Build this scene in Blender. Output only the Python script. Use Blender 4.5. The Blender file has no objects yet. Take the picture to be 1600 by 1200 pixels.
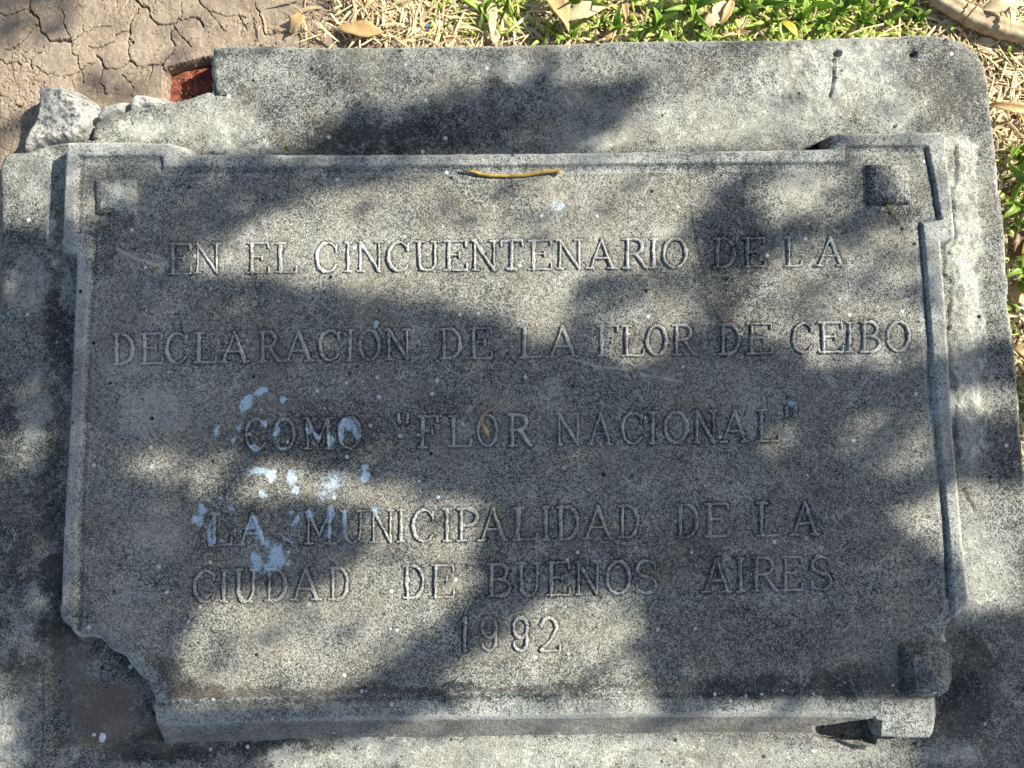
import bpy, math, random
import numpy as np
from mathutils import Vector, Matrix, Euler

R = math.radians
rng = np.random.RandomState(7)
random.seed(11)
sc = bpy.context.scene
COL = sc.collection

# ------------------------------------------------------------------ camera
ZP = 0.0165            # plaque panel height above the top of the base slab
ZC = 0.0190            # crest of the raised frame
CAM_D, TILT, FPX = 0.60, R(2.8), 1200.0
cam_d = bpy.data.cameras.new('camera')
cam = bpy.data.objects.new('camera', cam_d)
COL.objects.link(cam)
cam.location = (0, -CAM_D * math.sin(TILT), ZP + CAM_D * math.cos(TILT))
cam.rotation_euler = (TILT, 0, 0)
cam_d.sensor_width = 36
cam_d.lens = FPX / 1600 * 36
cam_d.clip_start, cam_d.clip_end = 0.01, 500
sc.camera = cam

# ------------------------------------------------------------------ light
SUN_EL, SUN_AZ = R(37), R(21)          # azimuth counted from +X towards +Y
S = np.array([math.cos(SUN_EL) * math.cos(SUN_AZ), math.cos(SUN_EL) * math.sin(SUN_AZ), math.sin(SUN_EL)])
world = bpy.data.worlds.new('World')
sc.world = world
world.use_nodes = True
wn = world.node_tree
for n in list(wn.nodes):
    wn.nodes.remove(n)
sky = wn.nodes.new('ShaderNodeTexSky')
sky.sky_type = 'NISHITA'
sky.sun_disc = False
sky.sun_elevation = SUN_EL
sky.ozone_density = 0.6
sky.dust_density = 1.6
sky.sun_rotation = R(90) - SUN_AZ
bg = wn.nodes.new('ShaderNodeBackground')
bg.inputs['Strength'].default_value = 0.085
wo = wn.nodes.new('ShaderNodeOutputWorld')
wn.links.new(sky.outputs[0], bg.inputs[0])
wn.links.new(bg.outputs[0], wo.inputs[0])
sl = bpy.data.lights.new('sun', 'SUN')
sl.energy = 5.0
sl.angle = R(0.53)
sl.color = (1.0, 0.955, 0.855)
sun = bpy.data.objects.new('sun', sl)
COL.objects.link(sun)
sun.rotation_euler = Vector(S).to_track_quat('Z', 'Y').to_euler()
sun.location = Vector(S) * 8
sc.view_settings.view_transform = 'Standard'
sc.view_settings.look = 'None'
sc.view_settings.gamma = 1
sc.view_settings.use_curve_mapping = False
sc.view_settings.exposure = 1.16

# ------------------------------------------------------------------ geometry helpers
_c, _s = math.cos(TILT), math.sin(TILT)
def P(px, py, z):
    """the point at height z that the photograph shows at pixel (px, py)"""
    px = np.asarray(px, float); py = np.asarray(py, float)
    a = (px - 800) / FPX; b = (py - 600) / FPX
    dx, dy, dz = a, _s - b * _c, -_c - b * _s
    t = (z - cam.location[2]) / dz
    return cam.location[0] + dx * t, cam.location[1] + dy * t
def Q(x, y, z):
    """pixel of a world point"""
    vx = x; vy = y - cam.location[1]; vz = z - cam.location[2]
    dep = vy * _s - vz * _c
    up = vy * _c + vz * _s
    return 800 + FPX * vx / dep, 600 - FPX * up / dep
def poly(pts, z):
    a = np.array(pts, float)
    x, y = P(a[:, 0], a[:, 1], z)
    return np.stack([x, y], 1)

def seg_dist(X, Y, pts, closed=False):
    d2 = np.full(X.shape, 1e9)
    n = len(pts)
    for i in range(n if closed else n - 1):
        ax, ay = pts[i]; bx, by = pts[(i + 1) % n]
        ex, ey = bx - ax, by - ay
        L = ex * ex + ey * ey + 1e-18
        t = np.clip(((X - ax) * ex + (Y - ay) * ey) / L, 0, 1)
        q = (X - ax - t * ex) ** 2 + (Y - ay - t * ey) ** 2
        np.minimum(d2, q, out=d2)
    return np.sqrt(d2)
def inside(X, Y, pts):
    c = np.zeros(X.shape, bool)
    n = len(pts)
    for i in range(n):
        ax, ay = pts[i]; bx, by = pts[(i + 1) % n]
        if ay == by: continue
        m = ((ay > Y) != (by > Y)) & (X < (bx - ax) * (Y - ay) / (by - ay) + ax)
        c ^= m
    return c
def sdf(X, Y, pts):
    d = seg_dist(X, Y, pts, True)
    return np.where(inside(X, Y, pts), d, -d)
def sm(e0, e1, x):
    t = np.clip((x - e0) / (e1 - e0), 0, 1)
    return t * t * (3 - 2 * t)
_lat = np.random.RandomState(3).rand(256, 256)
def noise(x, y, f, seed=0):
    ca, sa = math.cos(.6 + seed * 1.13), math.sin(.6 + seed * 1.13)
    x, y = (np.asarray(x) * ca - np.asarray(y) * sa) * f + seed * 17.31 + 500, (np.asarray(x) * sa + np.asarray(y) * ca) * f + seed * 9.77 + 500
    xi = np.floor(x).astype(int); yi = np.floor(y).astype(int)
    u = x - xi; v = y - yi
    u = u * u * (3 - 2 * u); v = v * v * (3 - 2 * v)
    a = _lat[xi & 255, yi & 255]; b = _lat[(xi + 1) & 255, yi & 255]
    c = _lat[xi & 255, (yi + 1) & 255]; d = _lat[(xi + 1) & 255, (yi + 1) & 255]
    return (a * (1 - u) + b * u) * (1 - v) + (c * (1 - u) + d * u) * v
def fbm(x, y, f, seed=0, o=4, g=0.5):
    s = 0; w = 1; t = 0
    for k in range(o):
        s = s + w * noise(x, y, f * 2.03 ** k, seed + k * 5); t += w; w *= g
    return s / t - 0.5          # about -0.5 .. 0.5

def mesh_np(name, V, F, smooth=True):
    """V (n,3); F (m,4) or (m,3)"""
    me = bpy.data.meshes.new(name)
    V = np.ascontiguousarray(V, np.float32); F = np.ascontiguousarray(F, np.int32)
    k = F.shape[1]
    me.vertices.add(len(V)); me.vertices.foreach_set('co', V.ravel())
    me.loops.add(F.size); me.loops.foreach_set('vertex_index', F.ravel())
    me.polygons.add(len(F))
    me.polygons.foreach_set('loop_start', np.arange(0, F.size, k, dtype=np.int32))
    me.polygons.foreach_set('loop_total', np.full(len(F), k, np.int32))
    me.polygons.foreach_set('use_smooth', np.full(len(F), smooth, bool))
    me.update(calc_edges=True)
    me.validate()
    return me
def attr(me, name, arr):
    a = me.attributes.new(name, 'FLOAT', 'POINT')
    a.data.foreach_set('value', np.ascontiguousarray(arr, np.float32))
def link(name, me, mat, parent=None, loc=(0, 0, 0)):
    o = bpy.data.objects.new(name, me)
    COL.objects.link(o)
    if mat is not None and not me.materials:
        me.materials.append(mat)
    if parent is not None:
        o.parent = parent
        o.location = Vector(loc) - Vector(parent.location)
    else:
        o.location = loc
    return o
def tag(o, label=None, cat=None, group=None, kind=None):
    if label: o['label'] = label
    if cat: o['category'] = cat
    if group: o['group'] = group
    if kind: o['kind'] = kind
    return o
def empty(name, loc):
    o = bpy.data.objects.new(name, None)
    o.empty_display_size = 0.02
    COL.objects.link(o); o.location = loc
    return o
def grid(name, xs, ys, Z, keep, mat, parent=None, loc=None, attrs=None, kind=None):
    """height field on the grid xs x ys; keep = mask of vertices"""
    ny, nx = Z.shape
    X, Y = np.meshgrid(xs, ys)
    k = keep[:-1, :-1] & keep[1:, :-1] & keep[:-1, 1:] & keep[1:, 1:]
    iy, ix = np.nonzero(k)
    a = iy * nx + ix
    F = np.stack([a, a + 1, a + nx + 1, a + nx], 1)
    used = np.zeros(nx * ny, bool); used[F.ravel()] = True
    idx = np.cumsum(used) - 1
    V = np.stack([X.ravel(), Y.ravel(), Z.ravel()], 1)[used]
    F = idx[F]
    if loc is None:
        loc = (float(V[:, 0].mean()), float(V[:, 1].mean()), float(V[:, 2].min()))
    V = V - np.array(loc)
    me = mesh_np(name, V, F)
    if attrs:
        for n, arr in attrs.items():
            attr(me, n, arr.ravel()[used])
    o = link(name, me, mat, parent, loc)
    if kind: o['kind'] = kind
    return o

# ------------------------------------------------------------------ materials
def new_mat(name):
    m = bpy.data.materials.new(name); m.use_nodes = True
    nt = m.node_tree
    for n in list(nt.nodes): nt.nodes.remove(n)
    return m, nt
def N(nt, t, **kw):
    n = nt.nodes.new(t)
    for k, v in kw.items():
        if k in n.inputs: n.inputs[k].default_value = v
        else: setattr(n, k, v)
    return n
def math_n(nt, op, a, b=None, clamp=False):
    n = nt.nodes.new('ShaderNodeMath'); n.operation = op; n.use_clamp = clamp
    for i, v in enumerate((a, b)):
        if v is None: continue
        if isinstance(v, (int, float)): n.inputs[i].default_value = v
        else: nt.links.new(v, n.inputs[i])
    return n.outputs[0]
def mix_c(nt, f, a, b):
    n = nt.nodes.new('ShaderNodeMix'); n.data_type = 'RGBA'
    for i, v in ((0, f), (6, a), (7, b)):
        if isinstance(v, (int, float)): n.inputs[i].default_value = v
        elif isinstance(v, tuple): n.inputs[i].default_value = v + (1,)
        else: nt.links.new(v, n.inputs[i])
    return n.outputs[2]
def rmap(nt, v, a, b, c=0.0, d=1.0):
    n = nt.nodes.new('ShaderNodeMapRange'); n.interpolation_type = 'SMOOTHSTEP'
    nt.links.new(v, n.inputs[0])
    n.inputs[1].default_value = a; n.inputs[2].default_value = b
    n.inputs[3].default_value = c; n.inputs[4].default_value = d
    return n.outputs[0]
def tex(nt, pos, scale, detail=2.0, rough=0.5, dist=0.0):
    n = N(nt, 'ShaderNodeTexNoise', Scale=scale, Detail=detail, Roughness=rough, Distortion=dist)
    nt.links.new(pos, n.inputs['Vector'])
    return n.outputs[0]
def at(nt, name):
    n = nt.nodes.new('ShaderNodeAttribute'); n.attribute_name = name
    return n.outputs['Fac']

def stone_mat(name, light, dark, grain=600, bias=0.5, lichen=0.3, bump=0.35, blotch=1.0):
    m, nt = new_mat(name)
    geo = nt.nodes.new('ShaderNodeNewGeometry'); pos = geo.outputs['Position']
    vr = nt.nodes.new('ShaderNodeVectorRotate'); vr.rotation_type = 'EULER_XYZ'; vr.inputs['Rotation'].default_value = (.7, .5, .9)
    nt.links.new(pos, vr.inputs['Vector']); pos = vr.outputs[0]
    g1 = tex(nt, pos, grain, 2.5, 0.65)
    g2 = tex(nt, pos, grain * 2.3, 1.0)
    g3 = tex(nt, pos, grain * .37, 2.0, .6)
    g = math_n(nt, 'ADD', math_n(nt, 'ADD', math_n(nt, 'MULTIPLY', g1, 0.55), math_n(nt, 'MULTIPLY', g2, 0.25)), math_n(nt, 'MULTIPLY', g3, 0.20))
    big = tex(nt, pos, 9, 4, 0.6)
    mid = tex(nt, pos, 60, 4, 0.65)
    # threshold between black pits and pale grains shifts with the larger blotches
    pale = at(nt, 'pale'); dk = at(nt, 'dark')
    off = math_n(nt, 'ADD', math_n(nt, 'MULTIPLY', math_n(nt, 'SUBTRACT', big, 0.5), 0.20 * blotch),
                 math_n(nt, 'MULTIPLY', math_n(nt, 'SUBTRACT', mid, 0.5), 0.20 * blotch))
    off = math_n(nt, 'ADD', off, math_n(nt, 'MULTIPLY', pale, 0.13))
    off = math_n(nt, 'SUBTRACT', off, math_n(nt, 'MULTIPLY', dk, 0.15))
    v = math_n(nt, 'ADD', g, off)
    f = rmap(nt, v, bias - 0.11, bias + 0.13)
    col = mix_c(nt, f, dark, light)
    # warm / cool wash
    w = rmap(nt, tex(nt, pos, 25, 3), 0.4, 0.65)
    col = mix_c(nt, math_n(nt, 'MULTIPLY', w, 0.20), col, (0.24, 0.20, 0.14))
    st1 = tex(nt, pos, 14, 5, .65, 1.2); st2 = tex(nt, pos, 38, 6, .75, .6)
    col = mix_c(nt, rmap(nt, st1, .50, .66, 0, .34), col, mix_c(nt, g, (0.02, 0.024, 0.024), (0.22, 0.225, 0.20)))
    fl = math_n(nt, 'MULTIPLY', rmap(nt, st2, .54, .66), rmap(nt, g, .44, .53))
    col = mix_c(nt, math_n(nt, 'MULTIPLY', fl, .5), col, (0.47, 0.465, 0.42))
    # pale lichen and lime crust
    cr = math_n(nt, 'ADD', math_n(nt, 'MULTIPLY', pale, 0.30), math_n(nt, 'MULTIPLY', tex(nt, pos, 150, 6, 0.8), 1.0))
    cr = math_n(nt, 'ADD', cr, math_n(nt, 'MULTIPLY', math_n(nt, 'SUBTRACT', mid, 0.5), 0.5))
    crm = rmap(nt, cr, 0.78 - lichen * 0.25, 0.92 - lichen * 0.25)
    crm = math_n(nt, 'MULTIPLY', crm, rmap(nt, g, 0.455, 0.545))
    col = mix_c(nt, math_n(nt, 'MULTIPLY', crm, 0.9), col, (0.56, 0.55, 0.45))
    # black grime, and shade painted in through the dark attribute
    dm = rmap(nt, math_n(nt, 'ADD', math_n(nt, 'MULTIPLY', dk, 0.55), tex(nt, pos, 90, 5, 0.7)), 0.72, 0.98)
    col = mix_c(nt, math_n(nt, 'MULTIPLY', math_n(nt, 'MULTIPLY', dm, 0.9), rmap(nt, g, 0.44, 0.545, 1, 0.15)), col, (0.028, 0.03, 0.032))
    # sparse pits and pale specks
    vz = N(nt, 'ShaderNodeTexVoronoi', Scale=grain * .125); nt.links.new(pos, vz.inputs['Vector'])
    cs = nt.nodes.new('ShaderNodeSeparateColor'); nt.links.new(vz.outputs['Color'], cs.inputs[0])
    near = rmap(nt, vz.outputs['Distance'], .10, .20, 1, 0)
    col = mix_c(nt, math_n(nt, 'MULTIPLY', near, rmap(nt, cs.outputs[0], .90, .98)), col, (0.012, 0.014, 0.014))
    col = mix_c(nt, math_n(nt, 'MULTIPLY', near, rmap(nt, cs.outputs[1], .86, .94)), col, (0.55, 0.56, 0.52))
    # brown mortar
    bm = math_n(nt, 'MULTIPLY', at(nt, 'brown'), rmap(nt, tex(nt, pos, 130, 4), 0.3, 0.55, 0.55, 1.0))
    col = mix_c(nt, bm, col, mix_c(nt, g1, (0.075, 0.06, 0.046), (0.20, 0.165, 0.13)))
    # old pale blue paint
    bl = rmap(nt, math_n(nt, 'ADD', at(nt, 'blue'), math_n(nt, 'MULTIPLY', math_n(nt, 'SUBTRACT', tex(nt, pos, 170, 6, 0.85), 0.5), 2.4)), 0.28, 0.80)
    bcol = mix_c(nt, rmap(nt, g, 0.38, 0.58), (0.26, 0.36, 0.43), (0.54, 0.65, 0.72))
    col = mix_c(nt, math_n(nt, 'MULTIPLY', bl, 0.92), col, bcol)
    b = N(nt, 'ShaderNodeBsdfPrincipled', Roughness=0.93)
    b.inputs['Specular IOR Level'].default_value = 0.25
    nt.links.new(col, b.inputs['Base Color'])
    bp = N(nt, 'ShaderNodeBump', Strength=bump, Distance=0.0015)
    hsum = math_n(nt, 'ADD', g, math_n(nt, 'MULTIPLY', tex(nt, pos, 150, 3), 0.6))
    nt.links.new(hsum, bp.inputs['Height']); nt.links.new(bp.outputs[0], b.inputs['Normal'])
    o = nt.nodes.new('ShaderNodeOutputMaterial'); nt.links.new(b.outputs[0], o.inputs[0])
    return m
M_PANEL = stone_mat('weathered_cast_stone', (0.385, 0.378, 0.318), (0.020, 0.024, 0.025), 800, 0.502, 0.0, 0.8, 0.55)
M_LETTER = stone_mat('worn_letter_stone', (0.45, 0.45, 0.41), (0.030, 0.032, 0.033), 800, 0.48, 0.1, 0.7)
M_FRAME = stone_mat('weathered_frame_stone', (0.385, 0.395, 0.355), (0.024, 0.030, 0.031), 800, 0.475, 0.1, 0.8)
M_BASE = stone_mat('weathered_cement_render', (0.325, 0.332, 0.288), (0.018, 0.021, 0.022), 740, 0.505, 0.34, 0.9)
M_MORTAR = stone_mat('pale_broken_mortar', (0.36, 0.355, 0.32), (0.05, 0.05, 0.047), 300, 0.43, 0.3, 1.0)

def soil_mat():
    m, nt = new_mat('cracked_dry_mud')
    geo = nt.nodes.new('ShaderNodeNewGeometry'); pos = geo.outputs['Position']
    a = tex(nt, pos, 22, 5, 0.6); b_ = tex(nt, pos, 300, 4, 0.7); c_ = tex(nt, pos, 700, 2)
    col = mix_c(nt, rmap(nt, a, 0.3, 0.7), (0.19, 0.145, 0.105), (0.315, 0.25, 0.185))
    col = mix_c(nt, rmap(nt, b_, 0.50, 0.66, 0, 0.5), col, (0.45, 0.37, 0.27))
    col = mix_c(nt, rmap(nt, c_, 0.30, 0.42, 0.6, 0), col, (0.12, 0.08, 0.055))
    col = mix_c(nt, math_n(nt, 'MULTIPLY', at(nt, 'dark'), rmap(nt, b_, 0.35, 0.6, 1.0, 0.5)), col, (0.065, 0.045, 0.032))
    b = N(nt, 'ShaderNodeBsdfPrincipled', Roughness=0.95)
    b.inputs['Specular IOR Level'].default_value = 0.2
    nt.links.new(col, b.inputs['Base Color'])
    bp = N(nt, 'ShaderNodeBump', Strength=0.6, Distance=0.0015)
    nt.links.new(math_n(nt, 'ADD', b_, math_n(nt, 'MULTIPLY', c_, 0.4)), bp.inputs['Height'])
    nt.links.new(bp.outputs[0], b.inputs['Normal'])
    o = nt.nodes.new('ShaderNodeOutputMaterial'); nt.links.new(b.outputs[0], o.inputs[0])
    return m
M_SOIL = soil_mat()

def leaf_mat(name, c1, c2, scale=120, trans=0.3, rough=0.55, veins=True, objvar=0.25):
    """two-tone organic surface with some light passing through; 'tint' attribute shifts c1 -> c2"""
    m, nt = new_mat(name)
    tc = nt.nodes.new('ShaderNodeTexCoord'); pos = tc.outputs['Object']
    oi = nt.nodes.new('ShaderNodeObjectInfo')
    f = rmap(nt, tex(nt, pos, scale, 4, 0.6), 0.3, 0.7)
    f = math_n(nt, 'ADD', math_n(nt, 'MULTIPLY', f, 0.45), at(nt, 'tint'))
    f = math_n(nt, 'ADD', f, math_n(nt, 'MULTIPLY', oi.outputs['Random'], objvar), True)
    col = mix_c(nt, f, c1, c2)
    sp = rmap(nt, tex(nt, pos, scale * 4, 2), 0.62, 0.70, 0, 0.4)
    col = mix_c(nt, sp, col, tuple(v * 0.45 for v in c1))
    if veins:
        wv = N(nt, 'ShaderNodeTexWave', Scale=420.0, Distortion=1.5)
        wv.bands_direction = 'Y'
        nt.links.new(pos, wv.inputs['Vector'])
        col = mix_c(nt, rmap(nt, wv.outputs[1], 0.0, 0.35, 0.30, 0), col, tuple(v * 0.7 for v in c1))
    b = N(nt, 'ShaderNodeBsdfPrincipled', Roughness=rough)
    b.inputs['Specular IOR Level'].default_value = 0.35
    nt.links.new(col, b.inputs['Base Color'])
    bp = N(nt, 'ShaderNodeBump', Strength=0.5, Distance=0.0006)
    nt.links.new(tex(nt, pos, scale * 3, 3), bp.inputs['Height'])
    nt.links.new(bp.outputs[0], b.inputs['Normal'])
    o = nt.nodes.new('ShaderNodeOutputMaterial')
    if trans:
        t = nt.nodes.new('ShaderNodeBsdfTranslucent'); nt.links.new(col, t.inputs[0])
        mx = nt.nodes.new('ShaderNodeMixShader'); mx.inputs[0].default_value = trans
        nt.links.new(b.outputs[0], mx.inputs[1]); nt.links.new(t.outputs[0], mx.inputs[2])
        nt.links.new(mx.outputs[0], o.inputs[0])
    else:
        nt.links.new(b.outputs[0], o.inputs[0])
    return m
M_GREEN = leaf_mat('green_weed_leaf', (0.15, 0.30, 0.03), (0.46, 0.62, 0.11), 90, 0.45, 0.45, True, 0.6)
M_GRASS = leaf_mat('green_grass', (0.20, 0.34, 0.03), (0.60, 0.68, 0.16), 200, 0.3, 0.5, False)
M_STRAW = leaf_mat('dead_grass_straw', (0.20, 0.135, 0.06), (0.82, 0.66, 0.38), 300, 0.15, 0.6, False)
M_DRY = leaf_mat('dry_tan_leaf', (0.40, 0.25, 0.10), (0.68, 0.48, 0.23), 110, 0.2, 0.55)
M_DRYPALE = leaf_mat('dry_pale_leaf', (0.52, 0.41, 0.22), (0.78, 0.68, 0.44), 110, 0.2, 0.6)
M_DRYBROWN = leaf_mat('dry_brown_leaf', (0.13, 0.075, 0.035), (0.34, 0.20, 0.09), 110, 0.15, 0.5)
M_YELLOW = leaf_mat('yellow_leaf', (0.52, 0.36, 0.03), (0.70, 0.56, 0.10), 110, 0.3, 0.5)
M_STICK = leaf_mat('split_pale_wood', (0.26, 0.18, 0.10), (0.70, 0.58, 0.36), 130, 0.0, 0.7, False)
M_TWIG = leaf_mat('yellow_twig_bark', (0.20, 0.12, 0.02), (0.58, 0.42, 0.10), 130, 0.0, 0.45, False)
M_BARK = leaf_mat('grey_tree_bark', (0.06, 0.045, 0.035), (0.18, 0.14, 0.10), 20, 0.0, 0.9, False)
M_TREELEAF = leaf_mat('tree_leaflet', (0.035, 0.075, 0.018), (0.07, 0.13, 0.03), 60, 0.12, 0.5, False)

def plain_mat(name, c1, c2, scale, rough=0.9, bump=0.5, dist=0.001):
    m, nt = new_mat(name)
    geo = nt.nodes.new('ShaderNodeNewGeometry'); pos = geo.outputs['Position']
    a = tex(nt, pos, scale, 5, 0.65)
    col = mix_c(nt, rmap(nt, a, 0.33, 0.67), c1, c2)
    b = N(nt, 'ShaderNodeBsdfPrincipled', Roughness=rough)
    b.inputs['Specular IOR Level'].default_value = 0.25
    nt.links.new(col, b.inputs['Base Color'])
    bp = N(nt, 'ShaderNodeBump', Strength=bump, Distance=dist); nt.links.new(a, bp.inputs['Height'])
    nt.links.new(bp.outputs[0], b.inputs['Normal'])
    o = nt.nodes.new('ShaderNodeOutputMaterial'); nt.links.new(b.outputs[0], o.inputs[0])
    return m
M_BRICK = plain_mat('red_clay_brick', (0.10, 0.03, 0.02), (0.26, 0.08, 0.045), 160, 0.9, 0.8, 0.002)
M_SPOT = plain_mat('pale_crust', (0.42, 0.46, 0.50), (0.62, 0.66, 0.68), 400)
M_CLOD = plain_mat('soil_crumb', (0.10, 0.065, 0.045), (0.30, 0.21, 0.15), 250)

# ------------------------------------------------------------------ stain marks and painted shade shared by plaque, letters and base (pixel ellipses -> world)
def blobs(X, Y, z, lst, warp=7.0, seed=0):
    u, v = Q(X, Y, z)
    u = u + warp * 2 * fbm(X, Y, 60, 40 + seed); v = v + warp * 2 * fbm(X, Y, 60, 60 + seed)
    u = u + warp * 1.1 * fbm(X, Y, 260, 80 + seed, 3); v = v + warp * 1.1 * fbm(X, Y, 260, 90 + seed, 3)
    out = np.zeros(X.shape)
    for (cx, cy, rx, ry, ang, s) in lst:
        a = R(ang); du, dv = u - cx, v - cy
        p = (du * math.cos(a) + dv * math.sin(a)) / rx; q = (-du * math.sin(a) + dv * math.cos(a)) / ry
        d = p * p + q * q
        out = np.maximum(out, s * np.clip(1.25 - d, 0, 1)) if s > 0 else out + s * np.exp(-d)
    return out
def lines(X, Y, z, lst, w):
    out = np.zeros(X.shape)
    for pts, s in lst:
        d = seg_dist(X, Y, poly(pts, z))
        out = np.maximum(out, s * np.clip(1.3 - (d / w) ** 2, 0, 1))
    return out
BLUE = [(407, 612, 12, 6, -55, 1), (385, 632, 18, 8, -35, 1), (443, 626, 7, 7, 0, .9), (341, 674, 5, 8, 0, .9),
        (375, 668, 6, 14, 20, .75), (368, 690, 5, 10, 25, .65), (415, 662, 6, 8, -30, 1), (398, 700, 12, 6, 0, 1),
        (431, 675, 4, 14, 10, .8), (444, 702, 8, 3, 0, .8), (449, 691, 4, 4, 0, 1),
        (480, 676, 6, 8, 0, .85), (493, 683, 10, 5, 40, .8), (513, 690, 5, 12, 0, .8),
        (545, 663, 15, 11, 0, 1), (533, 678, 6, 18, 8, .95), (559, 676, 5, 18, -5, .95), (546, 700, 9, 3, 0, .5),
        (400, 737, 22, 7, 5, .75), (422, 742, 10, 9, 0, .8), (412, 770, 10, 10, 0, .6), (455, 745, 12, 14, 0, .75), (463, 764, 6, 10, 0, .8),
        (520, 752, 26, 18, -20, .58), (569, 742, 8, 14, 5, .95), (510, 775, 18, 12, 0, .5),
        (311, 796, 7, 9, 20, .95), (307, 811, 10, 8, -20, .9), (312, 820, 5, 6, 0, .6), (357, 796, 6, 5, 0, .6),
        (330, 830, 4, 26, 2, .75), (332, 847, 8, 5, 0, .95), (345, 849, 12, 3, 0, .6),
        (398, 815, 7, 14, 0, 1), (388, 825, 10, 5, -30, .9), (408, 832, 6, 16, -20, 1), (415, 846, 7, 6, 0, 1), (403, 841, 3, 3, 0, .8),
        (430, 868, 17, 22, 10, 1), (423, 888, 16, 8, 0, .9), (400, 878, 9, 18, -10, .9), (395, 865, 5, 8, 0, .7),
        (461, 813, 6, 8, 0, .9), (455, 798, 5, 6, 0, .6), (483, 806, 8, 10, 0, .9), (514, 805, 7, 14, 0, .95), (516, 830, 5, 14, 0, .6),
        (536, 808, 6, 14, 0, .8), (536, 835, 4, 10, 0, .5), (585, 799, 12, 8, 40, .7), (455, 845, 18, 3, 35, .55),
        (1236, 632, 11, 8, 20, .65), (1218, 648, 5, 4, 0, .5), (870, 323, 11, 13, 20, .6), (292, 527, 8, 6, 0, .5), (590, 508, 6, 6, 0, .9)]
PALE_P = [(380, 410, 60, 20, -10, .25), (250, 420, 14, 12, 0, .6), (235, 455, 8, 14, 0, .55), (240, 640, 60, 40, 0, .45), (200, 560, 50, 30, 0, .3),
          (1250, 290, 50, 34, 20, .55), (1040, 360, 24, 16, 0, .6), (870, 320, 16, 16, 0, .4), (1020, 575, 60, 4, 14, .5), (860, 610, 26, 20, 0, .4),
          (190, 305, 24, 22, 0, .2), (1320, 385, 30, 18, 0, .4), (250, 830, 60, 50, 0, .35), (1360, 700, 60, 50, 0, .2), (200, 950, 50, 60, 0, .3),
          (1160, 620, 26, 50, 0, .2), (1150, 770, 40, 16, 0, .25), (700, 385, 300, 40, 0, .15), (500, 990, 140, 50, 0, .2), (960, 1000, 60, 60, 0, .1)]
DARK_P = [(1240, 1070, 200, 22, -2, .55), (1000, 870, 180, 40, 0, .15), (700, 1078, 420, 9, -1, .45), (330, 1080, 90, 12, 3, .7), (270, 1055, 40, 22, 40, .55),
          (1350, 1060, 50, 24, 0, .4), (180, 345, 40, 14, 0, .3), (1405, 335, 46, 16, 0, .4), (1150, 420, 60, 120, 0, .2), (500, 680, 150, 60, 0, .2), (1180, 1000, 150, 60, 0, .2),  # includes a shadow painted beneath the top-left boss
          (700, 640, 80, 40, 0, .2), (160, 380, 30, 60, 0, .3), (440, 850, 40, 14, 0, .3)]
SCR = [([(185, 390), (215, 405), (247, 414)], .8), ([(232, 396), (262, 408)], .7), ([(885, 558), (930, 572), (980, 577)], .75), ([(1000, 585), (1065, 596)], .8),
       ([(236, 470), (246, 463)], .5), ([(1275, 485), (1300, 487)], .8), ([(1302, 455), (1325, 470)], .4), ([(1010, 282), (1012, 262)], .6), ([(1008, 300), (1020, 278)], .6)]
CRK = [([(1071, 238), (1076, 262), (1080, 330), (1089, 382), (1096, 410), (1101, 432), (1106, 480), (1108, 540)], .45)]

# ------------------------------------------------------------------ plaque outlines (traced at the frame crest)
OUT = [(103, 222), (190, 221), (262, 223), (286, 229), (300, 241), (450, 241), (600, 241), (800, 239), (1000, 237), (1150, 235), (1253, 233), (1301, 232), (1304, 211), (1312, 208), (1400, 207),
       (1470, 206), (1478, 210), (1480, 235), (1483, 262), (1488, 310), (1492, 350), (1493, 372), (1471, 377), (1475, 430), (1480, 500), (1485, 580), (1489, 660),
       (1496, 740), (1503, 820), (1510, 890), (1516, 943), (1511, 954), (1499, 961), (1490, 968), (1486, 980), (1480, 997), (1484, 1012), (1487, 1028),
       (1488, 1055), (1480, 1064), (1470, 1074), (1461, 1089), (1464, 1120), (1459, 1146), (1453, 1154), (1410, 1154), (1369, 1152), (1366, 1122), (1330, 1119),
       (1200, 1118), (1000, 1119), (800, 1122), (600, 1125), (400, 1130), (300, 1134), (256, 1136), (247, 1128), (240, 1112), (237, 1095), (235, 1078), (225, 1065), (213, 1053), (203, 1042), (193, 1028),
       (187, 1024), (172, 1019), (163, 1011), (152, 998), (138, 995), (121, 997), (113, 989), (104, 976), (93, 967), (95, 930), (97, 860), (101, 780), (106, 690), (111, 600), (115, 500),
       (118, 430), (118, 398), (97, 392), (97, 360), (99, 300), (101, 250)]
INN = [(125, 248), (190, 247), (252, 247), (253, 265), (420, 265), (600, 263), (800, 262), (1000, 260), (1200, 258), (1322, 257), (1322, 232), (1400, 231), (1446, 232), (1452, 262), (1459, 300), (1466, 342),
       (1437, 347), (1440, 390), (1445, 450), (1450, 520), (1456, 600), (1461, 650), (1466, 700), (1471, 760), (1476, 810), (1480, 870), (1485, 940), (1489, 975), (1492, 1010), (1492, 1060), (1475, 1088),
       (1392, 1089), (1200, 1089), (1000, 1090), (800, 1092), (600, 1095), (400, 1101), (245, 1104), (200, 1100), (150, 1080), (123, 1000), (122, 990), (124, 900), (125, 820), (129, 740), (133, 640), (137, 540), (143, 450),
       (147, 400), (147, 366), (122, 363), (123, 300)]
OUTW = poly(OUT, ZC); INNW = poly(INN, ZP + .001)
BROKEN = [poly(p, ZC) for p in ([(240, 1112), (235, 1078), (203, 1042), (193, 1028), (172, 1019), (152, 998), (121, 997), (113, 989), (93, 967)],
                                [(1516, 943), (1499, 961), (1486, 980), (1480, 997), (1488, 1055), (1461, 1089), (1464, 1120)])]
BOSS = [(179, 306, 33, 30, .0085), (1390, 287, 35, 33, .0105), (1450, 1049, 38, 40, .0145)]
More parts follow.
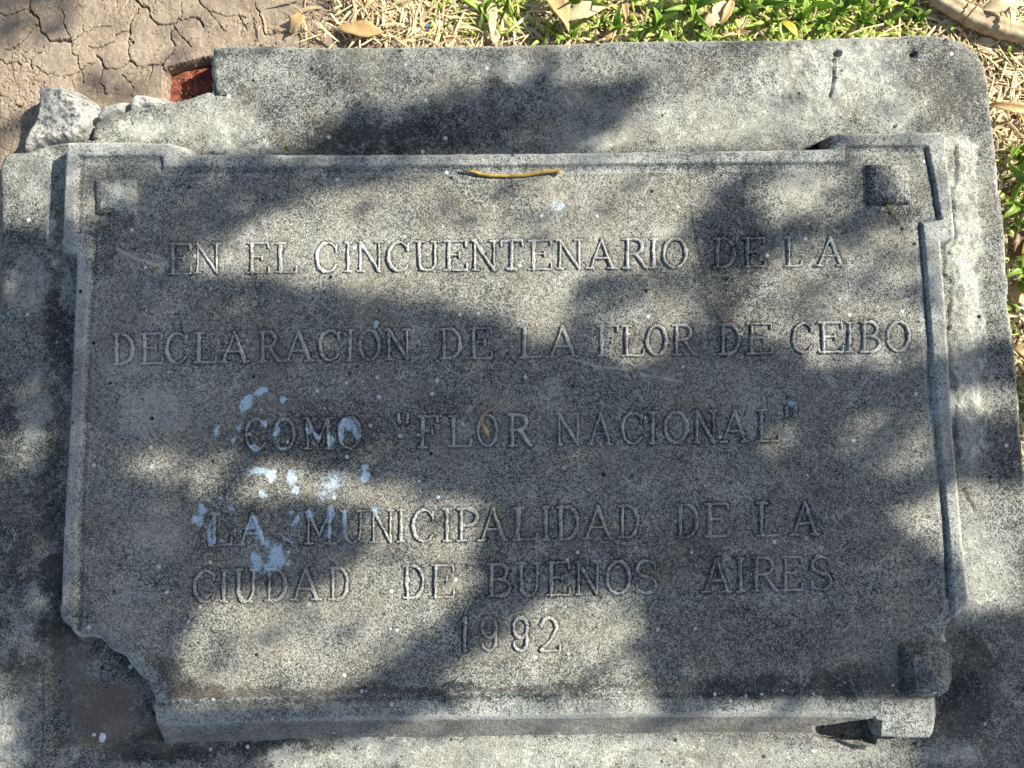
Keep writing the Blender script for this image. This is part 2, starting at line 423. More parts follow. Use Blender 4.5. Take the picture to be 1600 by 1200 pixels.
BOSSW = [(P(a, b, ZP + .004), c * .5e-3, d * .5e-3, h) for a, b, c, d, h in BOSS]

def panel_h(X, Y):
    z = ZP + 0.0011 * fbm(X, Y, 7, 1, 3) + 0.0006 * fbm(X, Y, 90, 2, 3)
    return z
def plaque_h(X, Y):
    dO = sdf(X, Y, OUTW) + 0.0009 * fbm(X, Y, 130, 8, 3)
    dI = -sdf(X, Y, INNW) + 0.0008 * fbm(X, Y, 110, 9, 3)        # >0 on the frame
    zp = panel_h(X, Y)
    rise = sm(0.0, 0.0024, dI)
    prof = ZC - ZP
    z = zp + prof * rise - 0.0006 * sm(0.0035, 0.0, dI) * sm(-0.0045, 0, dI)   # dirt groove along the inner edge
    z = z + 0.0007 * rise * fbm(X, Y, 45, 12, 4)
    # rounded, battered shoulder then the outer side
    z = z - 0.0016 * sm(0.003, 0.0, dO) ** 2
    u, v = Q(X, Y, ZC)
    slope = np.where((v > 1100) & (u > 240) & (u < 1366), 0.86, 5.0)
    brk = np.minimum(seg_dist(X, Y, BROKEN[0]), seg_dist(X, Y, BROKEN[1]))
    z = np.where(brk < 0.006, z - 0.0022 * sm(0.005, 0, brk) * (0.5 + fbm(X, Y, 150, 15, 2)), z)
    dO = np.where(brk < .01, dO + .0028 * fbm(X, Y, 190, 17, 3, .6), dO)
    slope = np.where((brk < 0.012) & (slope > 2), 2.2 + 1.5 * fbm(X, Y, 90, 16, 2), slope)
    z = np.where(dO < 0, z + dO * slope, z)
    # bite out of the lower edge beside the corner ear
    bite = sdf(X, Y, poly([(1272, 1138), (1300, 1134), (1325, 1127), (1360, 1119), (1370, 1121), (1368, 1168), (1340, 1172), (1280, 1158)], 0.012))
    z = np.where(bite > 0, np.minimum(z, .017 - .030 * sm(0, .0025, bite)), z)
    # deep split along the right-hand moulding
    sp = seg_dist(X, Y, poly([(1446, 236), (1452, 262), (1457, 285), (1461, 318), (1465, 338)], ZP))
    z = z - 0.004 * sm(0.0012, 0.0003, sp + 0.0012 * fbm(X, Y, 200, 21, 2))
    sp = seg_dist(X, Y, poly([(1437, 350), (1440, 380), (1444, 430), (1448, 480), (1453, 540)], ZP))
    z = z - 0.003 * sm(0.0013, 0.0004, sp + 0.001 * fbm(X, Y, 200, 22, 2))
    sp = seg_dist(X, Y, poly([(1471, 762), (1476, 815), (1479, 870), (1482, 930)], ZP))
    z = z - 0.002 * sm(0.0018, 0.0006, sp)
    return z, dO, dI, brk
def stains_shade(X, Y, z):
    return dict(pale=np.clip(blobs(X, Y, z, PALE_P, 14) + lines(X, Y, z, SCR, .0011), 0, 1),
                dark=np.clip(blobs(X, Y, z, DARK_P, 14, 3) + lines(X, Y, z, CRK, .0006), 0, 1),
                blue=blobs(X, Y, z, BLUE, 7.0, 5))

# ------------------------------------------------------------------ base slab outline (top surface, z = 0)
BASE = [(331, 70), (420, 68), (500, 71), (600, 70), (760, 68), (830, 66), (1000, 62), (1200, 60), (1290, 56), (1350, 53), (1440, 52), (1480, 55), (1505, 63), (1527, 78), (1542, 100), (1549, 132), (1550, 168),
        (1553, 178), (1556, 205), (1563, 270), (1568, 320), (1575, 370), (1577, 420), (1580, 445), (1578, 470), (1583, 492), (1586, 520), (1591, 570), (1596, 620), (1601, 700), (1612, 850), (1625, 1050), (1632, 1260),
        (1400, 1268), (900, 1262), (300, 1272), (-30, 1265), (-22, 1100), (-18, 900), (-14, 700), (-10, 540), (-3, 470), (-5, 400), (-4, 330), (-6, 262), (4, 240), (40, 233), (90, 222), (118, 219), (137, 214), (146, 190), (160, 182),
        (192, 174), (205, 165), (240, 160), (262, 157), (300, 149), (322, 141), (330, 144), (329, 120), (327, 95)]
BASEW = poly(BASE, 0.0)
PALE_B = [(1330, 110, 90, 60, -20, .9), (1240, 150, 120, 70, 0, .55), (1100, 190, 130, 50, 0, .65), (950, 215, 70, 20, 0, .8), (1390, 160, 60, 50, 0, .6), (1510, 260, 24, 60, 0, .9), (1515, 420, 22, 120, 0, .8),
          (1510, 600, 26, 100, 0, .75), (1520, 700, 26, 60, 0, .7), (1530, 900, 60, 90, 0, .6), (1480, 225, 30, 20, 0, .8), (370, 230, 60, 14, 10, 1), (340, 190, 80, 40, 0, .55), (220, 200, 70, 16, -10, .9),
          (60, 270, 60, 50, 0, .5), (50, 450, 40, 50, 0, .4), (55, 640, 30, 60, 0, .55), (30, 1000, 30, 80, 0, .5), (15, 1150, 40, 60, 0, .8), (60, 945, 28, 30, 0, .7), (50, 1080, 20, 60, 0, .4),
          (900, 1180, 500, 30, 0, .7), (460, 1185, 60, 20, 0, .8), (640, 1180, 120, 30, 0, .7), (1480, 1180, 50, 20, 0, .7), (1570, 1020, 30, 90, 0, .35), (440, 100, 60, 30, 0, .25), (1260, 240, 40, 14, 0, .8),
          (85, 355, 10, 30, -15, .9), (95, 420, 8, 40, -20, .8), (1260, 90, 40, 24, 0, .8), (600, 100, 120, 30, 0, .25), (820, 110, 80, 20, 0, .4)]
DARK_B = [(1480, 130, 60, 50, 20, .28), (600, 215, 190, 26, 0, .8), (750, 185, 120, 26, 0, .5), (560, 110, 80, 40, 0, .3), (92, 520, 22, 150, -4, .75), (78, 780, 22, 120, 0, .6), (88, 890, 22, 80, 0, .75), (90, 980, 36, 36, 0, .8),  # black grime, partly tree shade painted into the slab colour
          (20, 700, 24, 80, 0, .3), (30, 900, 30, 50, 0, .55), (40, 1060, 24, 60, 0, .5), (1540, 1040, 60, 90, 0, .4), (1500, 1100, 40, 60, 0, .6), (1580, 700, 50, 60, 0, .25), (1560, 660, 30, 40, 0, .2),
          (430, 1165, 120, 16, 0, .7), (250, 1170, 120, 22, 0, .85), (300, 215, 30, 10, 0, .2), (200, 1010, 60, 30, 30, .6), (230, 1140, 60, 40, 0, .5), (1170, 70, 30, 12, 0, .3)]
BROWN_B = [(165, 1115, 66, 56, 0, 1.2), (110, 1060, 26, 70, 0, .8), (250, 1145, 60, 22, 0, .7), (100, 1030, 20, 50, 0, .6), (150, 1165, 90, 12, 0, .6), (106, 405, 10, 16, 0, .9), (1010, 215, 60, 26, 0, .35), (1300, 225, 26, 12, 0, .6),
           (700, 1185, 60, 20, 0, .25), (1100, 1180, 120, 20, 0, .25)]
SOCKET = [(68, 1030), (78, 980), (100, 966), (135, 975), (200, 1020), (250, 1100), (300, 1150), (262, 1160), (225, 1158), (190, 1170), (176, 1176), (150, 1166), (118, 1158), (84, 1172), (70, 1140)]
FRINGE = [(1494, 230), (1520, 225), (1526, 300), (1523, 380), (1528, 430), (1540, 500), (1538, 560), (1522, 590), (1546, 640), (1540, 690), (1544, 715), (1516, 722), (1506, 740), (1494, 690), (1484, 480), (1478, 380), (1494, 375)]
def base_h(X, Y):
    d = sdf(X, Y, BASEW) + 0.0022 * fbm(X, Y, 60, 31, 4)
    z = 0.0026 * fbm(X, Y, 9, 33, 3) + 0.0011 * fbm(X, Y, 70, 34, 4)
    z = z - 0.0035 * sm(0.007, 0, d) ** 2
    fr = sdf(X, Y, poly(FRINGE, 0)) + 0.020 * fbm(X, Y, 34, 36, 5, .65)
    z = z + sm(-0.0004, 0.0018, fr) * (0.0014 + 0.0040 * fbm(X, Y, 120, 37, 5, .65))
    u, v = Q(X, Y, 0)
    # rough, crusty skin at top right and low left
    rough = np.clip(blobs(X, Y, 0, [(1290, 130, 160, 90, 0, 1), (30, 1050, 60, 160, 0, .9), (90, 700, 40, 300, 0, .6), (220, 200, 120, 26, -8, .9), (1560, 1050, 80, 160, 0, .5)], 20), 0, 1)
    z = z + rough * 0.0030 * fbm(X, Y, 120, 38, 4, .65)
    so = sdf(X, Y, poly(SOCKET, 0)) + 0.002 * fbm(X, Y, 90, 39, 3)
    z = z - 0.0055 * sm(0, 0.003, so) + 0.002 * sm(0.002, 0.02, so)
    led = seg_dist(X, Y, poly([(65, 1035), (66, 1100), (65, 1180)], 0))
    z = z - 0.0016 * sm(0.0012, 0.0004, led)
    for pts, w, dp in (([(1303, 90), (1304, 104), (1302, 128), (1297, 150)], .0008, .0030), ([(1450, 78), (1462, 70), (1478, 62)], .0011, .0028), ([(328, 118), (333, 128), (334, 146), (350, 148)], .001, .003),
                       ([(137, 216), (155, 218), (175, 212), (190, 200), (205, 193)], .0009, .002), ([(507, 176), (512, 168), (520, 162)], .001, .003), ([(1200, 124), (1225, 119), (1252, 113)], .0014, .0010),
                       ([(1504, 765), (1512, 780), (1522, 798)], .0012, .0012), ([(78, 370), (88, 395), (96, 430)], .0012, .002)):
        dd = seg_dist(X, Y, poly(pts, 0)) + 0.0007 * fbm(X, Y, 300, 41, 2)
        z = z - dp * sm(w * 1.7, w * 0.5, dd)
    for cx, cy, rr, dp in ((1309, 83, .0045, .007), (1427, 84, .0036, .005), (1398, 197, .002, .003), (1428, 1163, .002, .004), (86, 1068, .002, .004), (1477, 187, .0016, .002)):
        hx, hy = P(cx, cy, 0)
        dd = np.hypot((X - hx), (Y - hy) * 1.25) + 0.0016 * fbm(X, Y, 200, 43, 2)
        z = z - dp * sm(rr, rr * 0.35, dd)
    hole = sdf(X, Y, poly([(1268, 1136), (1300, 1132), (1325, 1125), (1360, 1117), (1374, 1119), (1372, 1168), (1340, 1172), (1278, 1158)], 0.004)) + .001 * fbm(X, Y, 120, 45, 3)
    hole = np.maximum(hole, sdf(X, Y, poly([(1248, 235), (1262, 226), (1280, 221), (1292, 213), (1303, 210), (1312, 240)], 0.004)) + .0012 * fbm(X, Y, 120, 47, 3))
    z = z - 0.012 * sm(-.0005, .0025, hole)
    film = sdf(X, Y, poly([(96, 1010), (130, 1000), (200, 1060), (250, 1130), (246, 1146), (222, 1150), (208, 1158), (196, 1166), (176, 1171), (150, 1163), (128, 1154), (110, 1157), (104, 1130), (108, 1090), (96, 1060)], 0)) + .0018 * fbm(X, Y, 120, 46, 3)
    z = z + .0016 * sm(0, .0009, film)
    z = np.where(d < 0, z + d * 6.0, z)
    return z, d, so, fr

# ------------------------------------------------------------------ ground
def ground_z0(X, Y):
    u, v = Q(X, Y, -0.03)
    z = -0.022 - 0.016 * sm(500, 1500, u) - 0.004 * sm(150, 700, v)
    z = z + 0.004 * fbm(X, Y, 11, 51, 3)
    return z
CRACKS = [[(47, -20), (47, 0), (48, 18), (55, 25), (63, 32), (65, 48), (73, 58), (80, 65), (95, 66), (113, 65)], [(0, 22), (20, 26), (40, 17), (47, 15)],
          [(205, -30), (215, 0), (222, 12), (233, 17), (240, 32), (247, 40), (265, 41), (273, 40), (280, 33), (300, 31), (312, 30), (318, 45)],
          [(217, 18), (208, 32), (205, 50), (203, 60), (210, 70)], [(205, 52), (188, 53), (180, 56)],
          [(152, 87), (158, 92), (162, 107), (172, 110), (185, 109), (197, 103), (207, 98), (218, 105), (235, 104), (258, 104), (258, 118)],
          [(115, 66), (115, 85), (123, 93), (128, 110), (133, 130)], [(117, 66), (130, 55), (150, 45), (172, 42)], [(133, 50), (133, 40)],
          [(193, 120), (203, 128), (210, 142)], [(72, 72), (68, 82), (55, 92), (48, 97), (52, 108)], [(-20, 88), (0, 90), (10, 100), (30, 97), (36, 106)],
          [(273, 40), (275, 48), (268, 55), (268, 65), (277, 75)], [(275, 48), (290, 62), (300, 75)], [(308, -10), (315, 10), (330, 20), (345, 26), (370, 27), (400, 31)], [(288, 5), (285, 20), (287, 30)],
          [(400, 8), (410, 30), (412, 50), (418, 57), (430, 57), (448, 52), (482, 53), (485, 65)], [(498, 40), (510, 27), (520, 18), (530, 12), (540, 3)],
          [(140, 75), (160, 74), (180, 68)], [(258, 104), (262, 95), (275, 80)], [(60, 105), (75, 118), (90, 120), (110, 122), (150, 100)], [(62, 40), (40, 60), (30, 75), (10, 80)],
          [(0, 150), (20, 155), (35, 170)], [(330, 20), (340, 40), (355, 52)], [(375, 28), (384, 45)], [(115, 66), (100, 40), (98, 15)], [(165, 108), (160, 130), (172, 150)], [(240, 104), (236, 128)], [(203, 60), (203, 80), (207, 98)],
          [(520, 18), (515, 5), (500, -10)], [(590, 20), (620, 30), (640, 50)], [(560, 25), (580, 8), (600, 0)]]
def axis(fine, coarse_lo, coarse_hi):
    a = list(fine)
    st = fine[1] - fine[0]; x = fine[0]; lo = []
    while x > coarse_lo: st *= 1.22; x -= st; lo.append(x)
    st = fine[-1] - fine[-2]; x = fine[-1]; hi = []
    while x < coarse_hi: st *= 1.22; x += st; hi.append(x)
    return np.array(lo[::-1] + a + hi)
xa, _ = P(-25, 0, -.03); xb, _ = P(620, 0, -.03); xc, _ = P(1625, 0, -.03)
_, ya = P(0, 250, -.03); _, yb = P(0, -25, -.03); _, yc = P(0, 1220, -.03)
gx = axis(np.concatenate([np.arange(xa, xb, .00058), np.arange(xb, xc, .0016)]), -60, 60)
gy = axis(np.concatenate([np.arange(yc, ya, .006), np.arange(ya, yb, .00058)]), -60, 60)
GX, GY = np.meshgrid(gx, gy)
far = np.hypot(GX, GY)
Z = ground_z0(GX, GY)
Z = np.where(far > 1.2, -0.03 + 0.10 * (fbm(GX, GY, .35, 70, 3)) * sm(1.2, 8, far), Z)
gm = (GX > xa - .02) & (GX < xc + .02) & (GY > ya - .02) & (GY < yb + .05)
dm = np.full(GX.shape, .05); dk = np.zeros(GX.shape)
ii = np.nonzero(gm)
sx, sy = GX[ii], GY[ii]
wx = sx + .0055 * fbm(sx, sy, 150, 71, 4, .65); wy = sy + .0055 * fbm(sx, sy, 150, 72, 4, .65)
best = np.full(sx.shape, 9.)
for k, c in enumerate(CRACKS):
    w = ((1.35, .8, 1.35, .9, .7, 1.0)[k] if k < 6 else .55) * (.55 + .9 * noise(sx, sy, 70, 200 + k))
    best = np.minimum(best, seg_dist(wx, wy, poly(c, -.025)) / (w * .00062))
Zs = Z[ii]
cut = sm(1.5, 0.45, best)
# hairline craquelure: thin ridges of a cellular field
def cells(x, y, f, seed):
    x = x * f; y = y * f; xi = np.floor(x).astype(int); yi = np.floor(y).astype(int)
    d1 = np.full(x.shape, 9.); d2 = np.full(x.shape, 9.)
    for i in (-1, 0, 1):
        for j in (-1, 0, 1):
            a, b = xi + i, yi + j
            px = a + _lat[(a + seed) & 255, b & 255]; py = b + _lat[b & 255, (a + seed + 91) & 255]
            q = np.hypot(x - px, y - py)
            d2 = np.where(q < d1, d1, np.minimum(d2, q)); d1 = np.minimum(d1, q)
    return d2 - d1
ce = cells(wx + .004 * fbm(sx, sy, 60, 75, 2), wy, 62, 5)
hair = sm(.055, .02, ce) * sm(.06, .2, fbm(sx, sy, 24, 77, 2))
Zs = Zs - .0045 * cut - .0007 * hair + .0018 * fbm(sx, sy, 90, 78, 4) - .0016 * np.clip(.06 - np.abs(fbm(sx, sy, 130, 86, 4, .6)), 0, 1) * 12 * sm(-.05, .15, fbm(sx, sy, 20, 87, 2)) + .0012 * np.abs(fbm(sx, sy, 40, 79, 3))
u_, v_ = Q(sx, sy, -.03)
rough = sm(430, 640, u_ + 120 * fbm(sx, sy, 20, 80, 2))
Zs = Zs + rough * .006 * fbm(sx, sy, 120, 81, 4, .65)
Z[ii] = Zs
dk[ii] = np.clip(.85 * rough * sm(.0, .25, fbm(sx, sy, 55, 82, 3)) + .5 * sm(1.2, .3, best), 0, 1)  # darker rough soil; shade inside the cracks is painted into the colour
# hollow where the brick shows
hb = sdf(GX, GY, poly([(254, 106), (262, 100), (300, 92), (318, 88), (345, 80), (345, 165), (250, 160)], -.02))
Z = np.where(hb > -.004, Z - .034 * sm(-.0004, .0012, hb + .004 * fbm(GX, GY, 120, 85, 3)), Z)
keep = ~((GX > P(60, 0, 0)[0]) & (GX < P(1520, 0, 0)[0]) & (GY < P(0, 260, 0)[1]) & (GY > P(0, 1150, 0)[1]))
tag(grid('ground', gx, gy, Z, keep, M_SOIL, attrs=dict(dark=dk), loc=(0, 0, -.03)), 'cracked pale brown mud around the concrete slab', None, None, 'structure')
def gz(x, y):
    return float(ground_z0(np.array([x]), np.array([y]))[0])

# ------------------------------------------------------------------ base slab
slab = empty('concrete_slab', (0, 0, -.06))
tag(slab, 'weathered grey cement slab with broken corner that carries the inscribed plaque', 'slab')
x0, _ = P(-12, 0, 0); x1, _ = P(1612, 0, 0); _, y1 = P(0, 40, 0); _, y0 = P(0, 1215, 0)
bx = np.concatenate([np.arange(P(-60, 0, 0)[0], x0, .004), np.arange(x0, x1, .00115), np.arange(x1, P(1660, 0, 0)[0], .003)])
by = np.concatenate([np.arange(P(0, 1300, 0)[1], y0, .004), np.arange(y0, y1, .00115)])
X, Y = np.meshgrid(bx, by)
Z, dB, so, fr = base_h(X, Y)
dOut = sdf(X, Y, OUTW)
keep = (Z > -.075) & (dOut < .014)
pale = np.clip(blobs(X, Y, 0, PALE_B, 22, 7) + .25 * sm(-.0005, .002, fr), 0, 1)
pale = pale + .5 * sm(.004, 0, dB) * (dB > -.001)
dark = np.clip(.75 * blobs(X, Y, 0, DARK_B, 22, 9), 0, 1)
brown = np.clip(blobs(X, Y, 0, BROWN_B, 16, 11) * np.where(so > -.002, 1.0, .75), 0, 1)
brown = np.maximum(brown, .5 * (dB < -.002))
pale = np.where(so > 0, pale * .2, pale)
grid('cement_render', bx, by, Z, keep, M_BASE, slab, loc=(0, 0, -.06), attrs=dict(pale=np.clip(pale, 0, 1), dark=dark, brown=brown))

def lump(name, pts, z0, h, mat, parent=None, res=.001, side=3.0, rough=.0015, f=110, seed=0, attrs=None, round_=.006, depth=.02):
    W = poly(pts, z0 + h)
    xs = np.arange(W[:, 0].min() - .012, W[:, 0].max() + .012, res); ys = np.arange(W[:, 1].min() - .012, W[:, 1].max() + .012, res)
    X, Y = np.meshgrid(xs, ys)
    d = sdf(X, Y, W) + rough * fbm(X, Y, f * .7, 100 + seed, 3)
    z = z0 + h * np.sqrt(np.clip(1 - (1 - np.clip(d / round_, 0, 1)) ** 2, 0, 1)) + rough * 2 * fbm(X, Y, f, 110 + seed, 4, .6) * np.clip(d / .002, 0, 1)
    z = np.where(d < 0, z0 + d * side, z)
    c = W.mean(0)
    return grid(name, xs, ys, z, z > z0 - depth, mat, parent, loc=(c[0], c[1], z0 - depth), attrs={k: np.full(X.shape, v) for k, v in (attrs or {}).items()})
# bricks of the core, seen where the render has fallen away
def brick(px0, py0, px1, py1, ztop, seed):
    xs0, ys1 = P(px0, py0, ztop); xs1, ys0 = P(px1, py1, ztop)
    xs = np.arange(xs0, xs1, .0012); ys = np.arange(ys0, ys1, .0012)
    X, Y = np.meshgrid(xs, ys)
    e = np.minimum(np.minimum(X - xs0, xs1 - X), np.minimum(Y - ys0, ys1 - Y))
    z = ztop + .008 * fbm(X, Y, 60, seed, 5, .6) - .004 * sm(.006, 0, e) - .045 * (e < .0013)
    return grid('brick', xs, ys, z, z > -1, M_BRICK, slab)
brick(244, 80, 420, 250, -.036, 121)
brick(60, 195, 236, 360, -.014, 122)
c1 = lump('mortar_chunk', [(55, 130), (68, 127), (92, 131), (113, 142), (125, 152), (129, 168), (132, 192), (122, 212), (105, 219), (70, 222), (42, 236), (28, 240), (34, 214), (43, 196), (52, 160)], -.012, .016, M_MORTAR, None, .0008, 2.5, .0026, 90, 1, dict(pale=.05, dark=.12))
tag(c1, 'pale broken lump of mortar at the slab corner beside the cracked mud', 'rubble')
tag(lump('mortar_fragment', [(196, 175), (203, 150), (211, 144), (226, 145), (240, 150), (252, 157), (240, 165), (222, 168)], -.008, .009, M_MORTAR, None, .0008, 2.5, .0016, 120, 2, dict(pale=.35), .004),
    'small white mortar fragment beside the exposed red brick', 'rubble')
tag(lump('mortar_fragment', [(147, 178), (160, 163), (178, 158), (194, 156), (190, 172), (172, 180), (152, 188)], -.010, .008, M_MORTAR, None, .0008, 2.5, .0016, 120, 3, dict(pale=.3), .004),
    'flat white mortar fragment next to the big pale lump', 'rubble')

# ------------------------------------------------------------------ plaque
plq = empty('stone_plaque', (0, 0, 0))
tag(plq, 'rectangular grey stone plaque with raised Spanish inscription, eared frame and broken corner', 'plaque')
ax0, ay1 = P(85, 195, ZC); ax1, ay0 = P(1530, 1185, ZC)
fx = np.arange(ax0, ax1, .00075); fy = np.arange(ay0, ay1, .00075)
X, Y = np.meshgrid(fx, fy)
# compute only the band that is kept
dI0 = -sdf(X, Y, INNW)
brk0 = np.minimum(seg_dist(X, Y, BROKEN[0]), seg_dist(X, Y, BROKEN[1]))
band = (dI0 > -.0055) | (brk0 < .012)
Zf = np.full(X.shape, -1.); dOf = np.full(X.shape, -1.); dIf = np.full(X.shape, -1.); bkf = np.full(X.shape, 1.)
b = np.nonzero(band)
zz, o1, i1, k1 = plaque_h(X[b], Y[b])
Zf[b] = zz; dOf[b] = o1; dIf[b] = i1; bkf[b] = k1
st = {k: np.zeros(X.shape) for k in ('pale', 'dark', 'blue', 'brown')}
for k, v in stains_shade(X[b], Y[b], ZP).items(): st[k][b] = v
uu, vv = Q(X, Y, ZC)
st['pale'] = np.clip(st['pale'] + np.where(dIf > .0015, (.10 * (uu < 170) + .03 + .25 * ((vv > 1095) & (uu > 240)) * (np.abs(dOf) < .003) - .25 * (vv > 1125)), 0), 0, 1)
st['pale'] = np.clip(st['pale'] + .35 * sm(.003, .0005, np.abs(dOf)) + .4 * (bkf < .0016), 0, 1)
st['brown'] = np.where((dOf < -.0025), .55, 0) + np.where((uu < 125) & (vv > 385) & (vv < 430) & (dOf < 0), .4, 0)
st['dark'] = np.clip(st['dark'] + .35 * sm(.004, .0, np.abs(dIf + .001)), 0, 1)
st['dark'] = np.where((dOf < -.0008) & (uu > 1236) & (uu < 1306) & (vv < 242), .9, st['dark']); st['brown'] = np.where((dOf < -.0008) & (uu > 1236) & (uu < 1306) & (vv < 242), .9, st['brown'])  # grime plus painted notch shadow on the wall beside the top-right ear
inb = (vv > 1128) & (dOf < 0) & (uu > 240)
st['brown'] = np.where(inb & (uu < 1366), .45, st['brown'])
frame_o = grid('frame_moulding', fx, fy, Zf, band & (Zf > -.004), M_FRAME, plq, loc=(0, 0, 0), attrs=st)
# corner bosses: worn pyramids
for k, ((cx, cy), hw, hh, hgt) in enumerate(BOSSW):
    xs = np.arange(cx - hw - .003, cx + hw + .003, .0007); ys = np.arange(cy - hh - .003, cy + hh + .003, .0007)
    X, Y = np.meshgrid(xs, ys)
    wx = X + .0022 * fbm(X, Y, 70, 130 + k, 3); wy = Y + .0022 * fbm(X, Y, 70, 140 + k, 3)
    m = np.maximum(np.abs(wx - cx) / hw, np.abs(wy - cy) / hh)
    t = 1 - m
    h = sm(-.01, .10, t) * .0032 + np.clip(t, 0, .82) * (hgt - .003) * 1.2
    h = h + .0020 * fbm(X, Y, 130, 150 + k, 4, .6) * (t > .05)
    if k == 0: h = h * .85 + .0022 * fbm(X, Y, 90, 160, 3) * (t > .03)
    z = panel_h(X, Y) - .0008 + h
    if k == 2:
        z = np.where(sdf(X, Y, OUTW) + .0014 * fbm(X, Y, 150, 165, 3) < -.0016, -1, z + .0012)
    s_ = stains_shade(X, Y, ZP); s_['pale'] = np.clip(s_['pale'] + (.05, .0, .12)[k] * (t > .05), 0, 1)
    s_['blue'] = s_['blue'] + (.05, .0, .05)[k] * sm(.2, .8, t)
    s_['dark'] = s_['dark'] + .3 * ((t < .35) & (wx < cx)) + (.15, .3, .30)[k]; s_['pale'] = s_['pale'] * (1, .3, 1)[k]  # left faces darker: shade side of each pyramid painted into its colour
    grid('corner_boss', xs, ys, z, (t > -.06) & (z > 0), M_FRAME, plq, attrs=s_)

